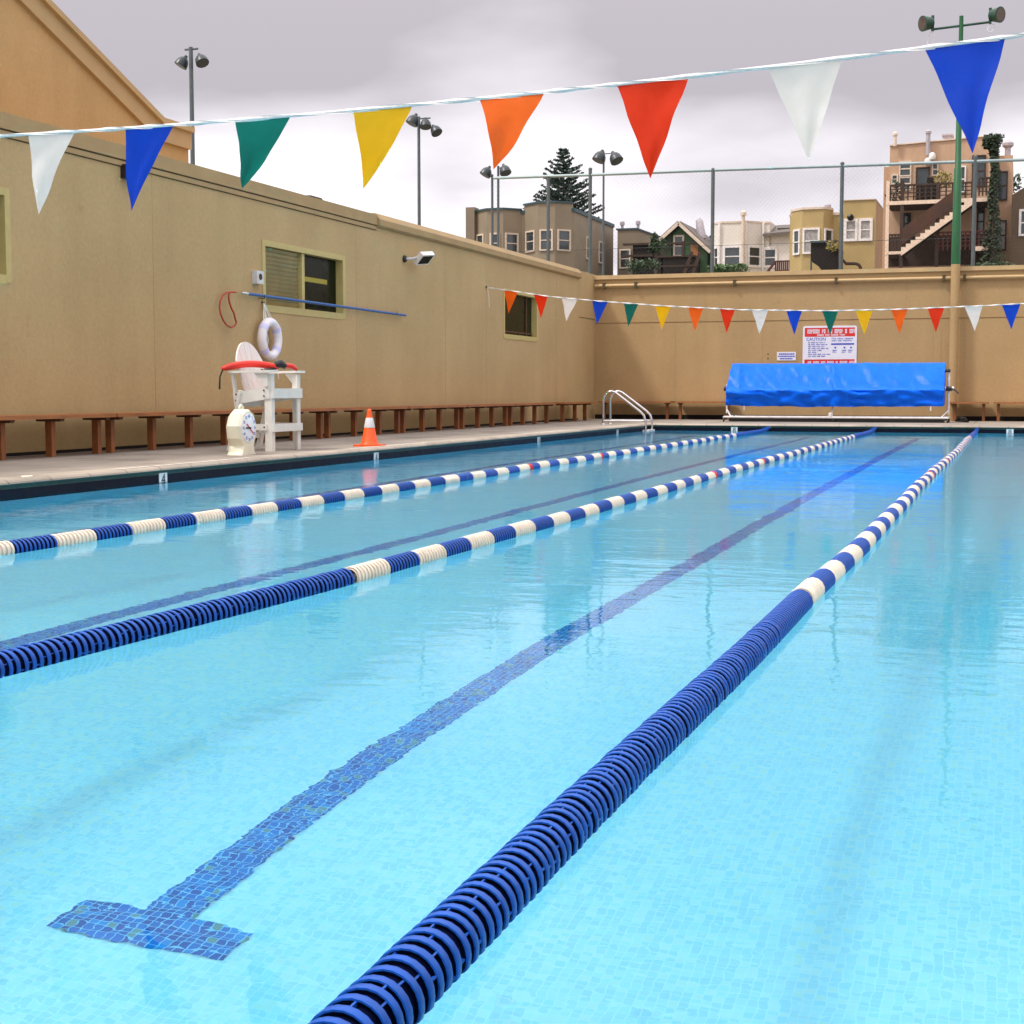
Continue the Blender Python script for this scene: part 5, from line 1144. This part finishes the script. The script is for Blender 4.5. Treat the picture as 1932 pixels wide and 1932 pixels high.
# ------------------------------------------------------------------ depth tiles and deck paint
def depth_tile(x, y, face, lab, dig='4'):
    o = thing('depth_marker', lab, 'depth marker', (x, y, 0), 'white depth tiles on the dark waterline band')
    q = MB(); h_ = .075
    if face == 'x': q.box(x, x + .006, y - h_, y + h_, -.06, .09)
    else: q.box(x - h_, x + h_, y - .006, y, -.06, .09)
    q.build('tile', M['white_tile'], o)
    if face == 'x': text_mesh(dig, .16, 'digit', M['black'], o, (x + .008, y, .018), (0, 1, 0), (0, 0, 1), .001)
    else: text_mesh(dig, .16, 'digit', M['black'], o, (x, y - .008, .018), (1, 0, 0), (0, 0, 1), .001)
depth_tile(PX0 + .001, 13.45, 'x', 'white depth tile nearest the camera on the left pool edge')
depth_tile(PX0 + .001, 18.85, 'x', 'white depth tile on the left pool edge just below the orange cone')
depth_tile(PX0 + .001, 26.2, 'x', 'white depth tile on the left pool edge between the cone and the ladder')
depth_tile(PX0 + .001, 31.9, 'x', 'white depth tile on the left pool edge beside the ladder', '5')
depth_tile(-6.25, PY1 - .001, 'y', 'white depth tile on the far pool edge left of the farthest float rope', '8')
depth_tile(-.16, PY1 - .001, 'y', 'white depth tile on the far pool edge at the right side of the photo', '8')
for i, (ya, yb_, lab) in enumerate(((12.7, 15.2, 'worn white paint streak on the coping nearest the camera'), (18.0, 20.9, 'worn white paint streak on the coping around the orange cone'), (25.4, 27.8, 'worn white paint streak on the coping beyond the cone'))):
    q = MB(); rnd = random.Random(i); y = ya
    while y < yb_:
        ln = rnd.uniform(.10, .26); off_ = rnd.uniform(-.012, .012); q.add([(-8.36 + off_, y, DZ + .0125), (-8.30 + off_, y + .01, DZ + .0125), (-8.30 + off_, y + ln, DZ + .0125), (-8.355 + off_, y + ln * .9, DZ + .0125)], [(0, 1, 2, 3)]); y += ln + rnd.uniform(.01, .06)
    tag(q.build('coping_paint', M['white_mark']), lab, 'painted marking', 'worn painted markings on the coping')
q = MB(); q.tube([(-8.36 + .05 * math.cos(a), 11.35 + .05 * math.sin(a) * 1.3, DZ + .012) for a in [R(-80 + 16 * i) for i in range(11)]], .012, 6)
tag(q.build('coping_hook', M['cream']), 'pale curved fitting on the coping at the left edge of the photo', 'fitting')

# ------------------------------------------------------------------ cone
o = thing('traffic_cone', 'orange cone with a grey collar standing on the left pool edge', 'traffic cone', (-8.62, 19.48, DZ)); cx0, cy0 = -8.62, 19.48
q = MB(); s_ = .185
q.prism([(cx0 - s_, cy0 - s_ + .03, DZ), (cx0 - s_ + .03, cy0 - s_, DZ), (cx0 + s_ - .03, cy0 - s_, DZ), (cx0 + s_, cy0 - s_ + .03, DZ), (cx0 + s_, cy0 + s_ - .03, DZ), (cx0 + s_ - .03, cy0 + s_, DZ), (cx0 - s_ + .03, cy0 + s_, DZ), (cx0 - s_, cy0 + s_ - .03, DZ)], (0, 0, .025))
q.build('base', M['orange'], o)
q = MB(); q.lathe((cx0, cy0, DZ + .025), [(.135, 0), (.125, .02), (.112, .04), (.031, .46), (.028, .485), (.018, .495)], 24); bdy = q.build('cone_body', M['orange'], o, True)
q = MB(); q.lathe((cx0, cy0, DZ + .025), [(.0775, .235), (.0785, .236), (.051, .372), (.050, .373)], 24); q.build('collar', M['reflect'], o, True)

# ------------------------------------------------------------------ lifeguard chair (faces the pool, +X)
def make_chair():
    o = thing('lifeguard_chair', 'white plastic lumber lifeguard chair on the left deck', 'lifeguard chair', (-9.35, 17.72, DZ))
    yl, yr = 17.38, 18.16; xf, xb = -9.11, -9.60
    def plank(nm, *a, m='pl_white', par=o): q = MB(); q.box(*a); return q.build(nm, M[m], par)
    for y in (yl, yr):
        s_ = -1 if y == yl else 1
        q = MB(); q.box(xf - .03, xf + .07, y - .018, y + .018, DZ, 1.14); q.box(xf + .045, xf + .069, y - s_ * .018 - (.05 if s_ > 0 else 0), y - s_ * .018 + (0 if s_ > 0 else .05), DZ, 1.14)
        q.build('front_leg', M['pl_white'], o)
        q = MB(); q.beam((xb - .06, y, DZ), (xb + .12, y, .93), .04, .10, up=Vector((0, 1, 0))); q.ob((xb + .04, y, DZ + .02), (Vector((1, 0, 0)), Vector((0, 1, 0)), Vector((0, 0, 1))), (.001, .001, .001)); q.build('rear_leg', M['pl_white'], o)
        q = MB(); q.beam((xb + .02, y + s_ * .024, .82), (xf + .04, y + s_ * .024, .90), .012, .15, up=Vector((0, 0, 1))); q.build('side_rail', M['pl_white'], o)
        q = MB(); q.box(xb + .02, xf, y + s_ * .024 - .014, y + s_ * .024 + .014, .42, .50); q.build('lower_side_rail', M['pl_white'], o)
        q = MB(); q.prism([(xb - .04, y - .065, 1.15), (xf + .07, y - .085, 1.16), (xf + .13, y - .05, 1.16), (xf + .13, y + .05, 1.16), (xf + .07, y + .085, 1.16), (xb - .04, y + .065, 1.15)], (0, 0, .03)); ar = q.build('armrest', M['pl_white'], o)
        q = MB(); q.beam((xb + .05, y, .80), (xb + .0, y, 1.15), .03, .07, up=Vector((0, 1, 0))); q.build('arm_post', M['pl_white'], o); q = MB(); q.prism([(xf + .03, y + s_ * .02, 1.15), (xf - .16, y + s_ * .02, 1.15), (xf - .01, y + s_ * .02, .98), (xf + .03, y + s_ * .02, .98)], (0, s_ * .03, 0)); q.build('arm_support', M['pl_white'], o)
        for px_, pz_ in ((xf - .03, .93), (xf - .03, .86), (xb + .06, .88), (xb + .06, .80), (xf - .03, .46)):
            q = MB(); q.lathe((px_, y + s_ * .036, pz_), [(.012, 0), (.012, .006), (.006, .009)], 8, ax=(0, s_, 0)); q.build('bolt', M['bolt'], o)
    plank('front_rail', xf + .071, xf + .10, yl - .02, yr + .02, .83, .955); plank('footrest_rail', xf + .071, xf + .10, yl - .02, yr + .02, .40, .50)
    plank('rear_rail', xb - .0, xb + .03, yl + .02, yr - .02, .72, .82); plank('rear_rail', xb - .04, xb - .01, yl + .02, yr - .02, .30, .38)
    q = MB()
    for i in range(4): q.box(xb + .11 * i + .10, xb + .11 * i + .20, yl + .02, yr - .02, .885 + .012 * i, .91 + .012 * i)
    q.build('seat', M['pl_white'], o)
    # fan back of planks with a rounded top, leaning back
    b0 = Vector((xb + .13, 0, .86)); lean = Vector((-.24, 0, .97)).normalized(); nrm = Vector((.97, 0, .24)).normalized(); n = 5; W_ = .76; mid = (yl + yr) / 2; H_ = .72
    for i in range(n):
        ya, yb_ = mid - W_ / 2 + W_ * i / n + .004, mid - W_ / 2 + W_ * (i + 1) / n - .004; fan = 1 + .0
        def topz(y_): return H_ - .26 * (abs(y_ - mid) / (W_ / 2)) ** 2.2
        P_ = []
        def pt(y_, h__): 
            yy = mid + (y_ - mid) * (.82 + .18 * h__ / H_); v_ = b0 + lean * h__; return (v_.x, yy, v_.z)
        P_ = [pt(ya, 0), pt(yb_, 0)] + [pt(yb_ + (ya - yb_) * s / 4, topz(yb_ + (ya - yb_) * s / 4)) for s in range(5)]
        q = MB(); q.prism(P_, nrm * .022); q.build('back_slat', M['pl_pink'], o)
    q = MB(); v_ = b0 + lean * .5 - nrm * .02; q.ob(v_, (Vector((0, 1, 0)), lean, nrm), (.27, .04, .015)); q.build('back_brace', M['pl_white'], o)
make_chair()
# rescue tube lying over the arms
o = thing('rescue_tube', 'red foam rescue tube with black strap lying across the chair arms', 'rescue tube', (-9.5, 17.6, 1.2))
P0, P1 = Vector((-9.70, 17.27, 1.205)), Vector((-9.12, 17.70, 1.225)); pts = []
for i in range(13):
    t = i / 12; p_ = P0.lerp(P1, t); p_.z += .055 * math.sin(math.pi * t); pts.append(p_)
q = MB(); q.tube(pts, [.026, .038] + [.044] * 9 + [.040, .028], 12); q.build('foam_body', M['red_foam'], o, True)
q = MB(); q.tube([P1 + Vector((-.03, -.01, .03)), P1 + Vector((.03, .03, .05)), P1 + Vector((.09, .06, .01))], [.05, .055, .035], 10); q.build('buckle_end', M['black'], o, True)
q = MB(); q.tube([P1 + Vector((.06, .05, .03)), P1 + Vector((.15, .12, .015)), P1 + Vector((.2, .16, -.03))], [.03, .035, .02], 8); q.build('clip_strap', M['red_foam'], o, True)
q = MB(); q.tube([P0 + Vector((.02, 0, 0)), P0 + Vector((-.02, -.01, -.10)), P0 + Vector((-.03, -.01, -.26))], [.012, .010, .014], 6); q.build('hanging_strap', M['black'], o, True)
q = MB(); q.tube([P1 + Vector((.0, .0, .0)), P1 + Vector((-.12, -.2, -.05)), P1 + Vector((-.10, -.25, -.03))], [.018, .02, .014], 6); q.build('tow_strap', M['black'], o, True)

# ------------------------------------------------------------------ pace clock
def make_clock():
    cx_, cy_ = -8.955, 16.40; o = thing('pace_clock', 'cream cased pace clock with a round dial on the deck beside the lifeguard chair', 'clock', (cx_, cy_, DZ))
    hw = .165; x0, x1 = cx_ - .11, cx_ + .10
    sil = [(-.20, 0), (.20, 0), (.16, .035), (.13, .11), (.19, .20), (.215, .35), (.15, .50), (.055, .55), (-.055, .55), (-.15, .50), (-.215, .35), (-.19, .20), (-.13, .11), (-.16, .035)]
    q = MB(); inner = .86
    # body swells: narrow back face, full middle, bevelled front
    def prof_(f, x_): return [(x_, cy_ + a * f, DZ + (.29 + (h_ - .29) * (f if h_ > .2 else 1))) for a, h_ in sil]
    rings = [prof_(.80, x0), prof_(1.0, x0 + .05), prof_(1.0, x1 - .03), prof_(.90, x1)]
    n = len(sil); V = [p_ for r__ in rings for p_ in r__]
    q.add(V, [(i * n + k, i * n + (k + 1) % n, (i + 1) * n + (k + 1) % n, (i + 1) * n + k) for i in range(3) for k in range(n)] + [tuple(range(n)), tuple(range(3 * n, 4 * n))[::-1]])
    q.build('case', M['cream'], o)
    q = MB(); pts = [(cx_, cy_ + .042 * math.sin(a), DZ + .565 + .035 * math.cos(a)) for a in [2 * math.pi * k / 12 for k in range(12)]]; q.tube(pts, .016, 6, closed=True); q.build('carry_handle', M['cream'], o, True)
    cz_ = DZ + .325; q = MB(); q.lathe((x1 + .0005, cy_, cz_), [(.178, 0), (.178, .006), (.173, .008)], 32, ax=(1, 0, 0)); dl = q.build('dial', M['dial'], o, True)
    for k in range(12):
        a = R(90 - 30 * k); txt = str(60 if k == 0 else k * 5)
        text_mesh(txt, .054, 'numeral', M['blue_ink'], dl, (x1 + .0095, cy_ + .142 * math.cos(a), cz_ + .142 * math.sin(a)), (0, 1, 0), (0, 0, 1), .0008)
    def hand(a, l, w_, m_, nm, xx):
        dv = Vector((0, math.cos(a), math.sin(a))); q = MB(); q.ob(Vector((xx, cy_, cz_)) + dv * (l * .3), (dv, dv.cross(Vector((1, 0, 0))), Vector((1, 0, 0))), (l * .7, w_, .001)); q.build(nm, M[m_], dl)
    hand(R(-35), .11, .007, 'red_ink', 'sweep_hand', x1 + .013); hand(R(145), .09, .008, 'red_ink', 'sweep_hand', x1 + .0150); hand(R(180), .10, .009, 'black', 'minute_hand', x1 + .017)
    q = MB(); q.lathe((x1 + .008, cy_, cz_), [(.012, 0), (.012, .012), (.006, .014)], 10, ax=(1, 0, 0)); q.build('pivot', M['black'], dl)
make_clock()

# ------------------------------------------------------------------ things on the left wall
o = thing('life_ring', 'white life ring with lilac bands hung by cords on the left wall', 'life ring', (-11.18, 21.42, 1.72)); rc = Vector((-11.19, 21.42, 1.735))
q = MB(); N_ = 36; Rm, rt = .265, .072
q.tube([rc + Vector((.02 * math.cos(0), Rm * math.cos(2 * math.pi * k / N_), Rm * math.sin(2 * math.pi * k / N_))) for k in range(N_)], rt, 14, closed=True); rg = q.build('ring_body', M['ring'], o, True)
for a0 in (38, 142, 222, 318):
    q = MB(); q.tube([rc + Vector((.02, Rm * math.cos(R(a0 + s)), Rm * math.sin(R(a0 + s)))) for s in (-9, -4, 0, 4, 9)], rt + .004, 14, caps=False); q.build('grab_band', M['ring_band'], rg, True)
pk = Vector((-11.26, 21.40, 2.30))
q = MB()
for ya, za in ((-.22, .19), (-.10, .25), (.02, .28), (.20, .21)): q.tube([pk, rc + Vector((.03, ya, za))], .007, 5)
q.tube([pk, pk + Vector((.03, 0, -.3)), rc + Vector((-.03, -.04, .15)), rc + Vector((-.03, .03, .0)), rc + Vector((-.03, .0, -.12)), rc + Vector((-.02, .06, -.2))], .012, 6)
q.tube([rc + Vector((.03, .19, -.28)), rc + Vector((.03, .24, -.52)), rc + Vector((.03, .25, -.62))], .010, 5)
q.build('cord', M['rope_w'], o, True)
q = MB(); q.lathe((WX + .001, pk.y, pk.z + .005), [(.016, 0), (.016, .006), (.008, .01), (.008, .06)], 8, ax=(1, 0, 0)); q.build('peg', M['bolt'], o)
o = thing('shepherds_crook', 'long blue pole with a red rescue hook hung along the left wall', 'rescue pole', (WX + .07, 24, 2.4))
PXw = WX + .08
q = MB(); q.tube([(PXw, 20.85, 2.405), (PXw, 27.1, 2.375)], .023, 12); q.build('pole', M['pole_blue'], o, True)
q = MB(); q.lathe((PXw, 20.62, 2.407), [(.010, 0), (.022, .03), (.022, .15), (.014, .25)], 8, ax=(0, 1, 0)); q.build('coupling', M['steel'], o, True)
hk = [(500, 432), (470, 430), (437, 434), (412, 455), (397, 490), (392, 530), (399, 575), (415, 615), (438, 648), (465, 662), (490, 656), (503, 632), (495, 605), (475, 570), (457, 535), (445, 495), (440, 460), (446, 436)]
q = MB(); q.tube([(PXw + (.03 if i > 12 else 0), *[at(301.9 + a * .28647, 427.7 + b1 * .28647, x=PXw)[c_] for c_ in (1, 2)]) for i, (a, b1) in enumerate(hk)], .014, 8); q.build('hook', M['hook'], o, True)
for y in (21.3, 26.6):
    q = MB(); q.tube([(WX + .001, y, 2.37), (PXw + .03, y, 2.36), (PXw + .035, y, 2.42)], .008, 6); q.build('wall_hook', M['bolt'], o)
o = thing('wall_floodlight', 'white box floodlight with dark glass mounted high on the left wall', 'wall lamp', (WX, 27.5, 3.5))
q = MB(); q.lathe((WX + .001, 27.22, 3.46), [(.07, 0), (.07, .03), (.045, .06)], 12, ax=(1, 0, 0)); q.build('base', M['black'], o, True)
q = MB(); q.tube([(WX + .05, 27.22, 3.46), (WX + .13, 27.3, 3.47), (WX + .17, 27.45, 3.5)], .022, 8); q.build('arm', M['reflect'], o, True)
ctr = Vector((WX + .26, 27.62, 3.50)); ax0 = Vector((.25, .95, .10)).normalized(); nn = Vector((.62, -.28, -.73)); nn = (nn - ax0 * nn.dot(ax0)).normalized(); a2 = nn.cross(ax0)
q = MB(); q.ob(ctr, (ax0, a2, nn), (.20, .13, .05)); q.ob(ctr - nn * .065, (ax0, a2, nn), (.15, .09, .015)); q.build('housing', M['white_metal'], o)
q = MB(); q.ob(ctr + nn * .052, (ax0, a2, nn), (.165, .10, .003)); q.build('lens', M['dark_glass'], o)
o = thing('wall_speaker', 'small off-white box with a round black grille beside the slatted window', 'speaker', (WX, 21.25, 2.68))
q = MB(); q.box(WX + .001, WX + .09, 21.10, 21.32, 2.58, 2.78); q.build('case', M['reflect'], o)
q = MB(); q.lathe((WX + .091, 21.21, 2.69), [(.05, 0), (.05, .006), (.03, .008)], 14, ax=(1, 0, 0)); q.build('grille', M['black'], o)
q = MB(); q.box(WX + .001, WX + .14, 17.52, 17.74, 3.72, 3.90); q.box(WX + .14, WX + .16, 17.55, 17.70, 3.75, 3.86)
tag(q.build('black_speaker', M['black']), 'small black box fixed under the coping behind the blue near pennant', 'speaker')
q = MB()
for z_ in (1.80, 1.92): q.lathe((at(1449, 670, y=WY)[0], WY - .001, z_), [(.02, 0), (.02, .004)], 8, ax=(0, -1, 0))
tag(q.build('wall_plug', M['groove']), 'two small dark plugs in the far wall left of the small notice', 'wall fitting')
